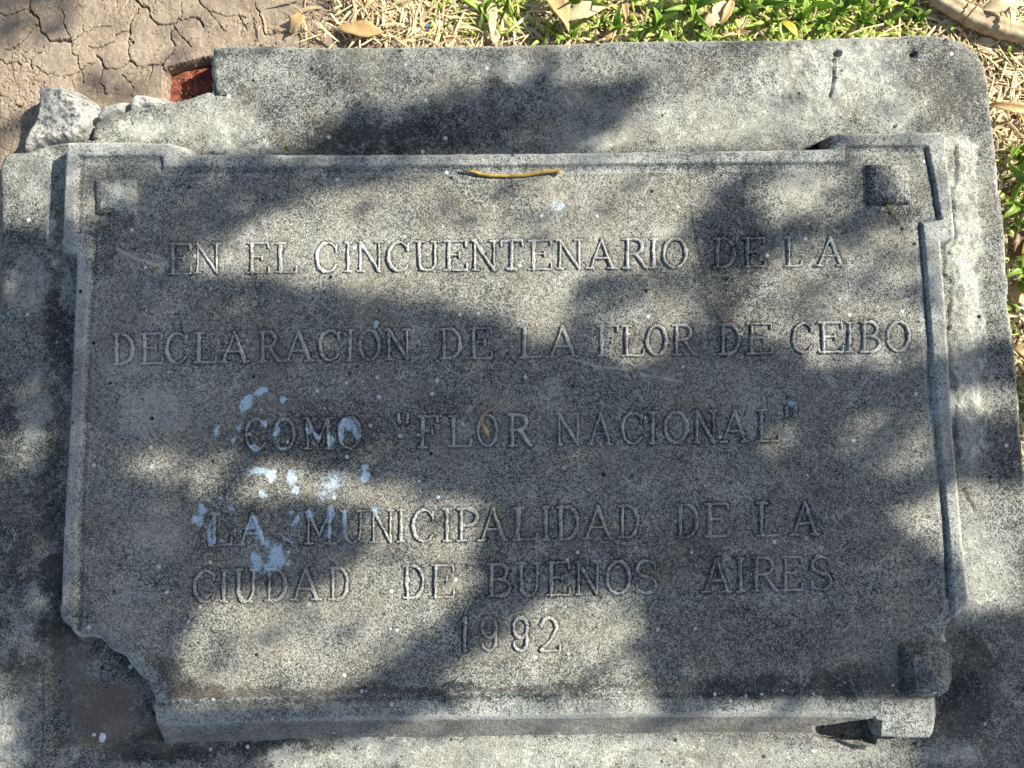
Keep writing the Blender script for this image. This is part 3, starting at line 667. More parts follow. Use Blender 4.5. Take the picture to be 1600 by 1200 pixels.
# ---- raised letters (their strokes are laid out first: dirt lies in a rim round them)
def arc(cx, cy, rx, ry, a0, a1, n=14):
    return [(cx + rx * math.cos(R(a0 + (a1 - a0) * i / n)), cy + ry * math.sin(R(a0 + (a1 - a0) * i / n))) for i in range(n + 1)]
T, H = 'T', 't'
G = {
 'E': [(T, [(.2, 0), (.2, 1)]), (H, [(0, 1), (.95, 1), (.97, .83)]), (H, [(0, 0), (.98, 0), (1, .2)]), (H, [(.2, .53), (.68, .53)]), (H, [(.68, .62), (.68, .43)])],
 'N': [(H, [(.12, 0), (.12, 1)]), (T, [(.12, 1), (.88, 0)]), (H, [(.88, 0), (.88, 1)]), (H, [(-.02, 1), (.14, 1)]), (H, [(0, 0), (.26, 0)]), (H, [(.72, 1), (1, 1)])],
 'L': [(T, [(.22, 0), (.22, 1)]), (H, [(.02, 1), (.44, 1)]), (H, [(0, 0), (.95, 0), (1, .2)])],
 'C': [(H, arc(.54, .5, .44, .5, 38, 95)), (T, arc(.54, .5, .46, .5, 95, 250)), (H, arc(.54, .5, .44, .5, 250, 325)), (H, [(.92, .93), (.9, .7)])],
 'G': [(H, arc(.54, .5, .44, .5, 38, 95)), (T, arc(.54, .5, .46, .5, 95, 250)), (H, arc(.54, .5, .44, .5, 250, 325)), (T, [(.88, 0.1), (.88, .42)])],
 'I': [(T, [(.5, 0), (.5, 1)]), (H, [(.1, 1), (.9, 1)]), (H, [(.1, 0), (.9, 0)])],
 'U': [(T, [(.18, 1), (.18, .35)]), (T, arc(.5, .33, .32, .33, 180, 270, 8)), (H, arc(.5, .33, .36, .33, 270, 360, 8)), (H, [(.86, .33), (.86, 1)]), (H, [(0, 1), (.36, 1)]), (H, [(.7, 1), (1, 1)])],
 'T': [(T, [(.5, 0), (.5, 1)]), (H, [(.02, .84), (.04, 1), (.96, 1), (.98, .84)]), (H, [(.3, 0), (.7, 0)])],
 'A': [(H, [(.12, 0), (.5, 1)]), (T, [(.5, 1), (.88, 0)]), (H, [(.24, .35), (.74, .35)]), (H, [(-.02, 0), (.24, 0)]), (H, [(.72, 0), (1.02, 0)])],
 'R': [(T, [(.2, 0), (.2, 1)]), (H, [(.02, 1), (.5, 1)]), (T, arc(.48, .75, .34, .25, 90, -90, 12)), (H, [(.2, .5), (.5, .5)]), (T, [(.52, .5), (.92, .03), (1.02, 0)]), (H, [(.02, 0), (.4, 0)])],
 'O': [(T, arc(.5, .5, .44, .5, 100, 260)), (H, arc(.5, .5, .42, .5, 260, 290, 5)), (T, arc(.5, .5, .44, .5, 290, 440)), (H, arc(.5, .5, .42, .5, 80, 100, 4))],
 'D': [(T, [(.2, 0), (.2, 1)]), (H, [(.02, 1), (.45, 1)]), (T, arc(.45, .5, .48, .5, 90, -90, 18)), (H, [(.02, 0), (.45, 0)])],
 'F': [(T, [(.22, 0), (.22, 1)]), (H, [(.02, 1), (.95, 1), (.97, .82)]), (H, [(.22, .53), (.7, .53)]), (H, [(.7, .63), (.7, .43)]), (H, [(.04, 0), (.46, 0)])],
 'B': [(T, [(.2, 0), (.2, 1)]), (H, [(.02, 1), (.5, 1)]), (T, arc(.5, .76, .32, .24, 90, -90, 12)), (H, [(.2, .52), (.5, .52)]), (T, arc(.52, .26, .42, .26, 90, -90, 12)), (H, [(.02, 0), (.5, 0)])],
 'M': [(H, [(.12, 0), (.12, 1)]), (T, [(.12, 1), (.5, .25)]), (H, [(.5, .25), (.85, 1)]), (T, [(.85, 1), (.85, 0)]), (H, [(0, 1), (.14, 1)]), (H, [(0, 0), (.25, 0)]), (H, [(.7, 0), (1, 0)]), (H, [(.85, 1), (1, 1)])],
 'P': [(T, [(.2, 0), (.2, 1)]), (H, [(.02, 1), (.5, 1)]), (T, arc(.5, .74, .4, .26, 90, -90, 12)), (H, [(.2, .48), (.5, .48)]), (H, [(.02, 0), (.42, 0)])],
 'S': [(H, [(.86, .96), (.86, .76)]), (H, arc(.5, .76, .36, .24, 25, 100, 6)), (T, arc(.46, .76, .34, .24, 100, 245, 10)), (T, [(.32, .545), (.66, .45)]), (T, arc(.54, .25, .36, .25, 65, -90, 10)), (H, arc(.5, .25, .4, .25, -90, -160, 6)), (H, [(.12, .05), (.12, .26)])],
 '1': [(T, [(.6, 0), (.62, 1)]), (H, [(.62, 1), (.25, .86)])],
 '9': [(T, arc(.48, .70, .38, .30, 0, 360, 22)), (H, [(.86, .7), (.84, .4)]), (T, arc(.45, .36, .40, .36, 5, -85, 10)), (H, arc(.45, .3, .36, .3, -85, -160, 6))],
 '2': [(H, [(.14, .72), (.16, .82)]), (T, arc(.48, .72, .36, .28, 165, -20, 14)), (T, [(.8, .62), (.56, .34), (.12, .03)]), (H, [(.12, 0), (.98, 0), (1, .14)])],
 '"': [(T, [(.2, 1), (.26, .6)]), (T, [(.8, 1), (.74, .6)])],
 "'": [(T, [(.7, 1), (.3, .5)])],
}
# (top-left y, top-right y, bottom-left y, bottom-right y at x = 200 and x = 1400)
ROWS = [
 ((382.5, 369.5, 428, 413.5), [('E', 263, 298), ('N', 303, 343), ('E', 386, 420), ('L', 430, 463), ('C', 491, 528), ('I', 537, 549), ('N', 558, 597), ('C', 604, 640), ('U', 648, 685), ('E', 694, 729), ('N', 737, 776), ('T', 782, 817), ('E', 826, 862), ('N', 870, 909), ('A', 917, 962), ('R', 973, 1011), ('I', 1014, 1029), ('O', 1035, 1074), ('D', 1115, 1150), ('E', 1161, 1196), ('L', 1227, 1253), ('A', 1274, 1321)]),
 ((522, 502.5, 568, 548.5), [('D', 174, 209), ('E', 218, 253), ('C', 257, 293), ('L', 302, 337), ('A', 343, 388), ('R', 403, 436), ('A', 443, 489), ('C', 496, 532), ('I', 541, 553), ('O', 560, 594), ('N', 603, 640), ('D', 687, 721), ('E', 733, 769), ('L', 811, 847), ('A', 855, 902), ('F', 932, 966), ('L', 971, 1006), ('O', 1009, 1043), ('R', 1050, 1086), ('D', 1123, 1157), ('E', 1167, 1206), ('C', 1237, 1271), ('E', 1279, 1317), ('I', 1320, 1335), ('B', 1344, 1377), ('O', 1385, 1423), ("'", 582, 592)]),
 ((659, 637.5, 706, 686), [('C', 381, 417), ('O', 426, 461), ('M', 474, 519), ('O', 527, 564), ('"', 617, 642), ('F', 653, 684), ('L', 700, 736), ('O', 745, 778), ('R', 793, 829), ('N', 869, 907), ('A', 919, 957), ('C', 970, 1006), ('I', 1014, 1027), ('O', 1038, 1075), ('N', 1085, 1119), ('A', 1126, 1170), ('L', 1182, 1218), ('"', 1224, 1249)]),
 ((806, 782, 854, 833), [('L', 326, 361), ('A', 371, 417), ('M', 476, 521), ('U', 531, 568), ('N', 579, 614), ('I', 619, 633), ('C', 642, 679), ('I', 690, 706), ('P', 714, 749), ('A', 747, 792), ('L', 801, 839), ('I', 847, 859), ('D', 869, 905), ('A', 911, 957), ('D', 966, 999), ('D', 1056, 1092), ('E', 1102, 1139), ('L', 1182, 1219), ('A', 1236, 1280)]),
 ((895, 867, 943, 919), [('C', 300, 337), ('I', 343, 355), ('U', 366, 400), ('D', 413, 447), ('A', 454, 500), ('D', 513, 544), ('D', 629, 663), ('E', 673, 709), ('B', 760, 799), ('U', 808, 844), ('E', 854, 890), ('N', 899, 937), ('O', 946, 986), ('S', 991, 1029), ('A', 1097, 1142), ('I', 1151, 1164), ('R', 1174, 1214), ('E', 1221, 1254), ('S', 1265, 1302)]),
 ((966, 965, 1018, 1016), [('1', 714, 734), ('9', 750, 779), ('9', 799, 828), ('2', 841, 875)]),
]
RT, RH = .00126, .00078          # half widths of thick and thin strokes
li = 0
STROKES = []
for (tl, tr, bl_, br_), row in ROWS:
    for ch, xa_, xb_ in row:
        li += 1
        f0 = ((xa_ + xb_) / 2 - 200) / 1200
        yt = tl + (tr - tl) * f0; ybt = bl_ + (br_ - bl_) * f0
        if ch == '"': yt, ybt = yt - 4, yt + 28
        if ch == "'": yt, ybt = yt - 12, yt + 4
        ang = (-.012, -.017, -.018, -.020, -.023, 0)[ROWS.index(((tl, tr, bl_, br_), row))]
        zl = ZP + .001
        jit = np.random.RandomState(li)
        W_, H_ = xb_ - xa_, ybt - yt
        segs = []
        for kind, pts in G[ch]:
            q = [(xa_ + p[0] * W_ + jit.uniform(-.4, .4), ybt - p[1] * H_ + ang * (p[0] - .5) * W_ + jit.uniform(-.3, .3)) for p in pts]
            segs.append((RT * jit.uniform(.85, 1.15) if kind == T else RH * jit.uniform(.85, 1.2), poly(q, zl)))
        lx0, ly1 = P(xa_ - 6, yt - 7, zl); lx1, ly0 = P(xb_ + 6, ybt + 6, zl)
        STROKES.append(((float(lx0), float(lx1), float(ly0), float(ly1)), segs))
        xs = np.arange(lx0, lx1, .00045); ys = np.arange(ly0, ly1, .00045)
        X, Y = np.meshgrid(xs, ys)
        wx = X + .0011 * fbm(X, Y, 210, 200 + li % 7, 3); wy = Y + .0011 * fbm(X, Y, 210, 210 + li % 5, 3)
        prof = np.zeros(X.shape)
        for rad, pts in segs:
            d = seg_dist(wx, wy, pts)
            r2 = rad * (1 + .9 * fbm(X, Y, 160, 220 + li, 2))
            prof = np.maximum(prof, sm(r2 + .00045, r2 - .00055, d))
        wear = np.clip(1.0 + 1.3 * fbm(X, Y, 80, 230, 3), .35, 1.25)
        z = panel_h(X, Y) - .00035 + prof * (.0018 * wear + .0002 * noise(X, Y, 900, 3))
        s_ = stains_shade(X, Y, ZP); s_['pale'] = np.clip(s_['pale'] + .15, 0, 1)
        grid('letter', xs, ys, z, prof > .04, M_LETTER, plq, attrs=s_)

# panel (meets the finer strip round its edge a hair lower)
px_ = np.arange(ax0, ax1, .00095); py_ = np.arange(ay0, ay1, .00095)
X, Y = np.meshgrid(px_, py_)
dI0 = -sdf(X, Y, INNW); dO0 = sdf(X, Y, OUTW)
brk0 = np.minimum(seg_dist(X, Y, BROKEN[0]), seg_dist(X, Y, BROKEN[1]))
Zp = panel_h(X, Y) - .0006 * sm(-.0045, 0, dI0)
seam = (dI0 > -.0055) | (brk0 < .012)
Zp = np.where(seam, Zp - .00012, Zp)
kp = ((dI0 < -.004) & (brk0 > .0105)) & (dO0 > .010)
u3, v3 = Q(X, Y, ZP)
st = stains_shade(X, Y, ZP)
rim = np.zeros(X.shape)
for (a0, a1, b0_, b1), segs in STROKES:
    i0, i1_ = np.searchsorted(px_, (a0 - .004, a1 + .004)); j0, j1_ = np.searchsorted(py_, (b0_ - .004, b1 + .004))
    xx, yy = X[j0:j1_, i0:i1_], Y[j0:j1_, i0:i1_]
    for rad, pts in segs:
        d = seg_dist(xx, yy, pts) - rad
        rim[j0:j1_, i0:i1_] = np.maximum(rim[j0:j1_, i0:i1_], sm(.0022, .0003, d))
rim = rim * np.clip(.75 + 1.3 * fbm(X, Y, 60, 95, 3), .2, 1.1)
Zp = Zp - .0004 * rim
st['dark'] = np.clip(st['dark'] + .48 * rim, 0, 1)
st['brown'] = .45 * sm(1070, 1088, v3 + 6 * fbm(X, Y, 60, 90, 2))
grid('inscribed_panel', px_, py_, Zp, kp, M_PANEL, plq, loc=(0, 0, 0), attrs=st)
# ---- little pale crust spots stuck on plaque
spots = [(227, 418, 2.6), (684, 777, 3.2), (655, 752, 2.6), (426, 939, 3.4), (697, 270, 3.4), (449, 691, 3), (310, 606, 1.8), (178, 583, 1.8), (451, 863, 2.6), (452, 877, 2), (1311, 468, 3), (1371, 479, 1.8), (1117, 1085, 3.2), (1190, 1085, 2.8),
         (1117, 418, 1.8), (914, 524, 2.2), (1008, 653, 2.0), (1262, 743, 1.8), (1395, 1071, 2.3), (1223, 1079, 1.8), (333, 1093, 2.6), (1447, 660, 2), (983, 522, 1.6), (1271, 1084, 1.6), (1328, 446, 1.6), (507, 638, 2.2), (610, 983, 1.8), (620, 985, 2.4), (1025, 1076, 1.6), (572, 1080, 1.6), (600, 1086, 1.4), (1280, 547, 1.6), (1405, 662, 1.6), (1075, 1043, 1.8), (213, 955, 1.5), (295, 971, 1.6)]
def pebble_mesh(seed, n=8, m=4):
    r = np.random.RandomState(seed)
    V = [(0, 0, .7)]
    for j in range(1, m + 1):
        a = j / m * math.pi * .5
        for i in range(n):
            t = 2 * math.pi * i / n
            k = r.uniform(.82, 1.15)
            V.append((math.cos(t) * math.sin(a) * k, math.sin(t) * math.sin(a) * k, .7 * math.cos(a) - (.15 if j == m else 0)))
    F = [(0, 1 + i, 1 + (i + 1) % n, 1 + (i + 1) % n) for i in range(n)]
    F = [f[:3] for f in F]
    for j in range(m - 1):
        for i in range(n):
            a, b_ = 1 + j * n + i, 1 + j * n + (i + 1) % n
            F += [(a, a + n, b_ + n), (a, b_ + n, b_)]
    return mesh_np('pebble', np.array(V), np.array(F))
PB = [pebble_mesh(i) for i in range(4)]
for me in PB: me.materials.append(M_SPOT)
for k, (a, b_, r_) in enumerate(spots):
    x, y = P(a, b_, ZP)
    z = float(panel_h(np.array([x]), np.array([y]))[0])
    o = link('crust_spot', PB[k % 4], None, plq, (float(x), float(y), z))
    o.scale = (r_ * .5e-3, r_ * .5e-3 * random.uniform(.7, 1.2), r_ * .28e-3); o.rotation_euler = (0, 0, random.uniform(0, 6))
def thing_pebble(a, b_, r_, z, label, mat=None, name='pebble', sy=1.0, group=None):
    x, y = P(a, b_, z)
    me = PB[int(a) % 4].copy(); me.materials.clear(); me.materials.append(mat or M_SPOT)
    o = link(name, me, None, None, (float(x), float(y), z))
    o.scale = (r_ * .5e-3, r_ * .5e-3 * sy, r_ * .35e-3); o.rotation_euler = (0, 0, a)
    return tag(o, label, 'pebble', group)
thing_pebble(160, 1152, 6, -.0035, 'largest white crumb lying in the broken corner socket', sy=1.4)
thing_pebble(147, 1148, 3.4, -.0035, 'small white crumb left of the largest one in the socket')
thing_pebble(155, 1137, 3, -.0035, 'small white crumb above the largest one in the socket')

# ------------------------------------------------------------------ tubes and leaves
def tube(name, pts, rads, mat, parent=None, n=8, wob=.0):
    P3 = [Vector(p) for p in pts]
    V = []; F = []
    for i, p in enumerate(P3):
        t = (P3[min(i + 1, len(P3) - 1)] - P3[max(i - 1, 0)]).normalized()
        a = t.cross(Vector((0, 0, 1)))
        if a.length < .05: a = t.cross(Vector((1, 0, 0)))
        a.normalize(); b_ = a.cross(t)
        for k in range(n):
            an = 2 * math.pi * k / n; r_ = rads[i] * (1 + wob * random.uniform(-1, 1))
            V.append(p + (a * math.cos(an) + b_ * math.sin(an)) * r_)
    for i in range(len(P3) - 1):
        for k in range(n):
            F.append((i * n + k, i * n + (k + 1) % n, (i + 1) * n + (k + 1) % n, (i + 1) * n + k))
    V.append(P3[0]); V.append(P3[-1]); c0, c1_ = len(V) - 2, len(V) - 1
    T3 = []
    for f in F: T3 += [(f[0], f[1], f[2]), (f[0], f[2], f[3])]
    e = (len(P3) - 1) * n
    for k in range(n): T3 += [(c0, (k + 1) % n, k), (c1_, e + k, e + (k + 1) % n)]
    base = P3[0].copy()
    V = np.array([tuple(v - base) for v in V])
    return link(name, mesh_np(name, V, np.array(T3)), mat, parent, base)
def spline(pts, n=6):
    out = []
    for i in range(len(pts) - 1):
        p0 = Vector(pts[max(i - 1, 0)]); p1 = Vector(pts[i]); p2 = Vector(pts[i + 1]); p3 = Vector(pts[min(i + 2, len(pts) - 1)])
        for k in range(n):
            t = k / n
            out.append(.5 * ((2 * p1) + (p2 - p0) * t + (2 * p0 - 5 * p1 + 4 * p2 - p3) * t * t + (3 * p1 - p0 - 3 * p2 + p3) * t ** 3))
    out.append(Vector(pts[-1]))
    return out
def p3(a, b_, z):
    x, y = P(a, b_, z); return (float(x), float(y), z)

def leaf_mesh(name, L, W, curl=.3, fold=.25, wave=.0, asym=.0, n=12, shape=.9, twist=0.0, thick=.00025, seed=0, rag=.10):
    """blade along +X from the origin, arching upward (+Z) then down; closed, with thickness"""
    r = np.random.RandomState(seed)
    ws = [-1, -.55, 0, .55, 1]
    top = []
    x = z = 0.0; ang = curl
    for i in range(n + 1):
        t = i / n
        wid = W * .5 * (math.sin(math.pi * min(1, t ** shape)) ** .85) * (1 + rag * r.uniform(-1, 1)) + .0002
        for s in ws:
            tw = twist * t
            yy = s * wid + asym * math.sin(math.pi * t) * L
            zz = abs(s) * wid * fold + wave * math.sin(9 * t + s * 2 + seed) * abs(s) * W
            c_, s_ = math.cos(tw), math.sin(tw)
            top.append((x, yy * c_ - zz * s_, z + yy * s_ + zz * c_))
        x += L / n * math.cos(ang); z += L / n * math.sin(ang); ang -= curl * 2 / n
    V = np.array(top); B = V.copy(); B[:, 2] -= thick
    k = len(ws); F = []
    for i in range(n):
        for j in range(k - 1):
            a = i * k + j
            F.append((a, a + k, a + k + 1, a + 1)); o_ = len(V)
            F.append((a + o_, a + 1 + o_, a + k + 1 + o_, a + k + o_))
        o_ = len(V)
        a = i * k; F.append((a, a + o_, a + k + o_, a + k))
        a = i * k + k - 1; F.append((a, a + k, a + k + o_, a + o_))
    return mesh_np(name, np.vstack([V, B]), np.array(F))
def place_leaf(px, py, L, W, ang, mat, label, name='dry_leaf', z=None, tilt=0, roll=0, cat='leaf', group=None, **kw):
    """px, py: the middle of the leaf; ang: direction in the picture, degrees clockwise from right"""
    a = -R(ang)
    x, y = P(px, py, -.03)
    zz = gz(float(x), float(y)) + .003 if z is None else z
    x, y = P(px, py, zz)
    L, W = L * 1.08, W * 1.05; zz += .004; kw.setdefault('rag', .13); kw.setdefault('wave', .07); kw.setdefault('twist', ((int(px) * 7) % 11 - 5) * .12); kw.setdefault('n', 16)
    me = leaf_mesh(name, L * .5e-3, W * .5e-3, seed=int(px), **kw)
    me.materials.append(mat)
    loc = Vector((float(x) - math.cos(a) * L * .25e-3, float(y) - math.sin(a) * L * .25e-3, zz))
    o = link(name, me, None, None, loc)
    o.rotation_euler = (R(roll), -R(tilt), a)
    return tag(o, label, cat, group)

# ---- things lying on the plaque and slab
tw_pts = [p3(727, 266, ZP + .0030), p3(742, 269, ZP + .0022), p3(756, 273, ZP + .0016), p3(785, 275, ZP + .0012), p3(815, 274, ZP + .0014), p3(845, 270, ZP + .0020), p3(866, 267, ZP + .0026), p3(875, 266, ZP + .0028)]
sp = spline(tw_pts, 5)
n_ = len(sp)
tw = empty('twig', tuple(sp[0])); tag(tw, 'curved yellow twig lying along the top of the plaque', 'twig')
tube('stem', sp, [.0006 + .0007 * min(1, i / 6) + .0002 * (i > n_ * .85) for i in range(n_)], M_TWIG, tw, 8, .1)
tube('dark_tip', [Vector(p3(721, 264, ZP + .0032)), Vector(p3(726, 266, ZP + .0030)), Vector(p3(735, 268, ZP + .0024)), Vector(p3(750, 274, ZP + .0012))], [.0003, .0012, .0010, .0004], M_BARK, tw, 7, .2)
tube('bud', [Vector(p3(868, 269, ZP + .0028)), Vector(p3(873, 270, ZP + .0024)), Vector(p3(876, 267, ZP + .0026))], [.0006, .0013, .0009], M_TWIG, tw, 7, .15)
sd = empty('seed_stalk', p3(752, 650, ZP)); tag(sd, 'thin bent stalk with an orange seed inside the O of FLOR', 'seed')
tube('stalk', spline([p3(783, 627, ZP + .0045), p3(770, 638, ZP + .0035), p3(752, 650, ZP + .0026), p3(753, 660, ZP + .0024), p3(757, 668, ZP + .0026)], 4), [.0006] * 17, M_DRY, sd, 6)
tube('seed', [Vector(p3(755, 666, ZP + .0026)), Vector(p3(757, 669, ZP + .0026)), Vector(p3(760, 675, ZP + .0026)), Vector(p3(762, 679, ZP + .002)), Vector(p3(764, 682, ZP + .0012))], [.0006, .0017, .0019, .0009, .0002], M_DRY, sd, 8)
place_leaf(451, 235, 11, 6, -110, M_GREEN, 'tiny green leaf scrap on the slab just above the plaque', 'leaf_scrap', z=.003, curl=.5, tilt=25)
place_leaf(1385, 325, 8, 4, 60, M_GREEN, 'tiny green leaf scrap below the top right corner boss', 'leaf_scrap', z=ZP + .001, curl=.3)

# ---- dry leaves and sticks on the ground
place_leaf(465, 40, 37, 26, 118, M_DRY, 'small orange brown leaf on bare mud left of the lying lens-shaped leaf', curl=.25, shape=.8, fold=.15)
place_leaf(566, 51, 78, 27, 6, M_DRY, 'orange lens-shaped dry leaf lying flat against the slab edge', curl=.12, shape=1, fold=.18)
place_leaf(769, 38, 66, 17, 88, M_DRYPALE, 'upright pale yellow blade of dead leaf above the slab edge', curl=.2, tilt=8, shape=.6)
place_leaf(773, 61, 20, 20, 0, M_DRYPALE, 'round whitish leaf scrap at the foot of the pale yellow blade', curl=.5, shape=.9)
place_leaf(869, 20, 92, 34, 66, M_DRY, 'large curled tan leaf running down to the slab, first of a forked pair', curl=.35, fold=.55, z=-.018, tilt=4)
place_leaf(912, 26, 76, 26, -18, M_DRYPALE, 'broad cream folded leaf with a brown stripe, second of the forked pair', curl=.3, fold=.5, z=-.016)
place_leaf(975, 22, 44, 10, 80, M_DRY, 'narrow upright tan leaf right of the forked pair', curl=.4, fold=.5)
place_leaf(993, 25, 34, 15, 24, M_DRYBROWN, 'rolled light brown leaf above a dark hollow', curl=.5, fold=.6)
place_leaf(1031, 13, 32, 8, -28, M_DRYPALE, 'short thin cream leaf curled over bare soil', curl=.6)
place_leaf(950, 56, 32, 13, -62, M_DRY, 'short tan leaf leaning on the slab edge left of a gap', curl=.3)
place_leaf(1114, 28, 60, 22, -52, M_DRYPALE, 'long pinkish beige leaf half folded behind the slab', curl=.35, fold=.45, z=-.020)
place_leaf(1134, 22, 50, 14, -66, M_DRY, 'tan leaf lying along the pinkish beige leaf', curl=.35, fold=.5, z=-.019)
place_leaf(1150, 56, 46, 13, -10, M_DRYBROWN, 'reddish brown leaf flat against the slab beneath green sprigs', curl=.2)
place_leaf(1232, 50, 38, 15, 48, M_YELLOW, 'half yellow half green leaf poking up at the slab edge', curl=.3, fold=.3, z=-.018)
place_leaf(1220, 52, 30, 16, 88, M_GREEN, 'broad green leaf beside the half yellow leaf', 'green_leaf', curl=.3, fold=.4, z=-.018)
place_leaf(1561, 15, 64, 28, -8, M_DRYPALE, 'wide cream leaf above the split wood stick', curl=.45, shape=.9, z=-.022, fold=.2)
place_leaf(1575, 30, 34, 9, 92, M_DRYPALE, 'narrow white leaf standing on the split wood stick', curl=.4, z=-.016)
place_leaf(1535, 70, 40, 12, 4, M_DRYPALE, 'pale leaf beside the rounded slab corner', curl=.3)
place_leaf(1577, 171, 74, 17, 8, M_DRY, 'long curved brown pod right of the slab', curl=.5, fold=.6, asym=-.08, z=-.026)
place_leaf(1596, 200, 40, 13, 70, M_DRY, 'curled golden leaf beneath the curved brown pod', curl=.6, fold=.5)
place_leaf(1575, 284, 30, 12, 2, M_DRYBROWN, 'orange brown curl under green blades at the right edge', curl=.7, fold=.4)
place_leaf(1573, 312, 24, 14, 30, M_DRYBROWN, 'dark reddish cup-shaped dead leaf at the slab side', curl=.8, fold=.7)
place_leaf(1596, 340, 34, 16, -60, M_DRYPALE, 'cream leaf scrap at the right picture edge', curl=.4)
place_leaf(1586, 380, 60, 22, -72, M_DRYBROWN, 'large brown leaf with an orange rim', curl=.3, fold=.3)
place_leaf(1599, 385, 70, 20, -68, M_YELLOW, 'bright yellow leaf at the right picture edge', curl=.3, fold=.3)
place_leaf(1588, 465, 52, 26, 36, M_DRY, 'tan leaf under the long green blade', curl=.3)
place_leaf(1592, 500, 40, 14, 78, M_DRYPALE, 'pale oval leaf below the white plastic scrap', curl=.3)
place_leaf(1597, 485, 36, 9, 24, M_SPOT, 'white plastic scrap sticking out beside the slab', 'plastic_scrap', curl=.5, fold=.5, cat='litter')
place_leaf(1596, 548, 34, 22, 10, M_DRY, 'wide tan leaf next to the slab side', curl=.3)
place_leaf(1599, 585, 30, 14, 70, M_DRYBROWN, 'brown leaf low on the right beside the slab', curl=.4)
# split stick, top right: half round, pale on top with dark flank
def stick(pts, w, name, label, mat):
    sp = spline(pts, 6); n_ = len(sp)
    prof = [(-1, -.5), (-.95, .1), (-.7, .42), (-.35, .50), (-.1, .36), (.15, .5), (.5, .5), (.8, .3), (1, -.1), (.9, -.6), (0, -.75), (-.8, -.7)]
    V = []; F = []
    for i, p in enumerate(sp):
        t = (sp[min(i + 1, n_ - 1)] - sp[max(i - 1, 0)]).normalized(); a = Vector((0, 0, 1)).cross(t).normalized(); u = t.cross(a)
        tp = w * (.75 + .25 * math.sin(math.pi * i / (n_ - 1))) * (1 + .05 * math.sin(i * 1.7))
        for q in prof: V.append(p + a * q[0] * tp + u * q[1] * tp * random.uniform(.93, 1.07))
    k = len(prof)
    for i in range(n_ - 1):
        for j in range(k):
            a, b_, c_, d_ = i * k + j, i * k + (j + 1) % k, (i + 1) * k + (j + 1) % k, (i + 1) * k + j
            F += [(a, b_, c_), (a, c_, d_)]
    V += [sp[0], sp[-1]]
    for j in range(k): F += [(len(V) - 2, (j + 1) % k, j), (len(V) - 1, (n_ - 1) * k + j, (n_ - 1) * k + (j + 1) % k)]
    base = sp[0].copy()
    o = link(name, mesh_np(name, np.array([tuple(v - base) for v in V]), np.array(F)), mat, None, base)
    return tag(o, label, 'stick')
stick([p3(1440, -22, -.022), p3(1480, 2, -.021), p3(1520, 24, -.021), p3(1560, 40, -.021), p3(1600, 50, -.021), p3(1650, 60, -.022)], .0085, 'split_stick', 'thick pale split wood stick lying beyond the rounded slab corner', M_STICK)
o = tube('twig', spline([p3(1538, -10, -.010), p3(1527, 8, -.010), p3(1515, 22, -.012), p3(1506, 35, -.016)], 4), [.0008] * 13, M_DRYBROWN, None, 6); tag(o, 'thin dark brown twig crossing over the split stick', 'twig')
o = tube('straw_stalk', spline([p3(1322, 56, -.008), p3(1350, 45, -.008), p3(1380, 38, -.010)], 4), [.0009] * 9, M_DRYPALE, None, 6); tag(o, 'straight pale straw stalk leaning over the slab edge', 'stalk')
o = tube('straw_stalk', spline([p3(706, 64, -.018), p3(715, 40, -.016), p3(728, 14, -.018), p3(740, -8, -.02)], 4), [.0011] * 13, M_DRYPALE, None, 6); tag(o, 'upright yellowish straw stalk rising left of the pale blade', 'stalk')
o = tube('straw_stalk', spline([p3(700, 24, -.018), p3(735, 14, -.016), p3(760, 8, -.018), p3(790, 12, -.02)], 4), [.0009] * 13, M_DRYPALE, None, 6); tag(o, 'nearly level straw stalk above the pale blade', 'stalk')
thing_pebble(670, 42, 7, -.02, 'small blue bead on the soil behind the slab', plain_mat('blue_plastic', (.05, .16, .5), (.10, .25, .62), 50, .35, .1), 'bead')

# ---- weeds
LM = []
for k in range(6):
    me = leaf_mesh('leaf', (.021, .017, .013, .019, .011, .024)[k], (.0052, .0060, .0046, .0036, .0055, .0048)[k], curl=(.5, .35, .6, .8, .4, .7)[k], fold=.35, shape=(.75, .85, .9, .7, 1, .65)[k], n=9, seed=k + 3)
    me.materials.append(M_GREEN); LM.append(me)
def weed(px, py, label, nl=6, size=1.0, spread=1.0, kinds=(0, 1, 2), dirs=None):
    x, y = P(px, py, -.03); z = gz(float(x), float(y)); x, y = P(px, py, z + .004)
    r = empty('weed_sprig', (float(x), float(y), z)); tag(r, label, 'weed', 'green weed sprigs around the slab')
    hgt = .010 * size
    s = tube('stem', [Vector((x, y, z - .002)), Vector((float(x) + .001, y, z + hgt * .5)), Vector((float(x) + .001, float(y) + .001, z + hgt))], [.0008, .0007, .0004], M_GRASS, r, 6)
    a0 = random.uniform(0, 360)
    for i in range(nl):
        l_ = bpy.data.objects.new('leaf', LM[random.choice(kinds)]); COL.objects.link(l_); l_.parent = r
        l_.location = (.001, .0005, hgt * (i + 1) / nl)
        a = (dirs[i % len(dirs)] if dirs else a0 + i * 137.5) + random.uniform(-12, 12)
        l_.rotation_euler = (random.uniform(-1.1, 1.1), -R(random.uniform(8, 65)) / spread, R(a))
        q = size * random.uniform(.75, 1.15); l_.scale = (q * random.uniform(.7, 1.25), q * random.uniform(.55, 1.1), q)
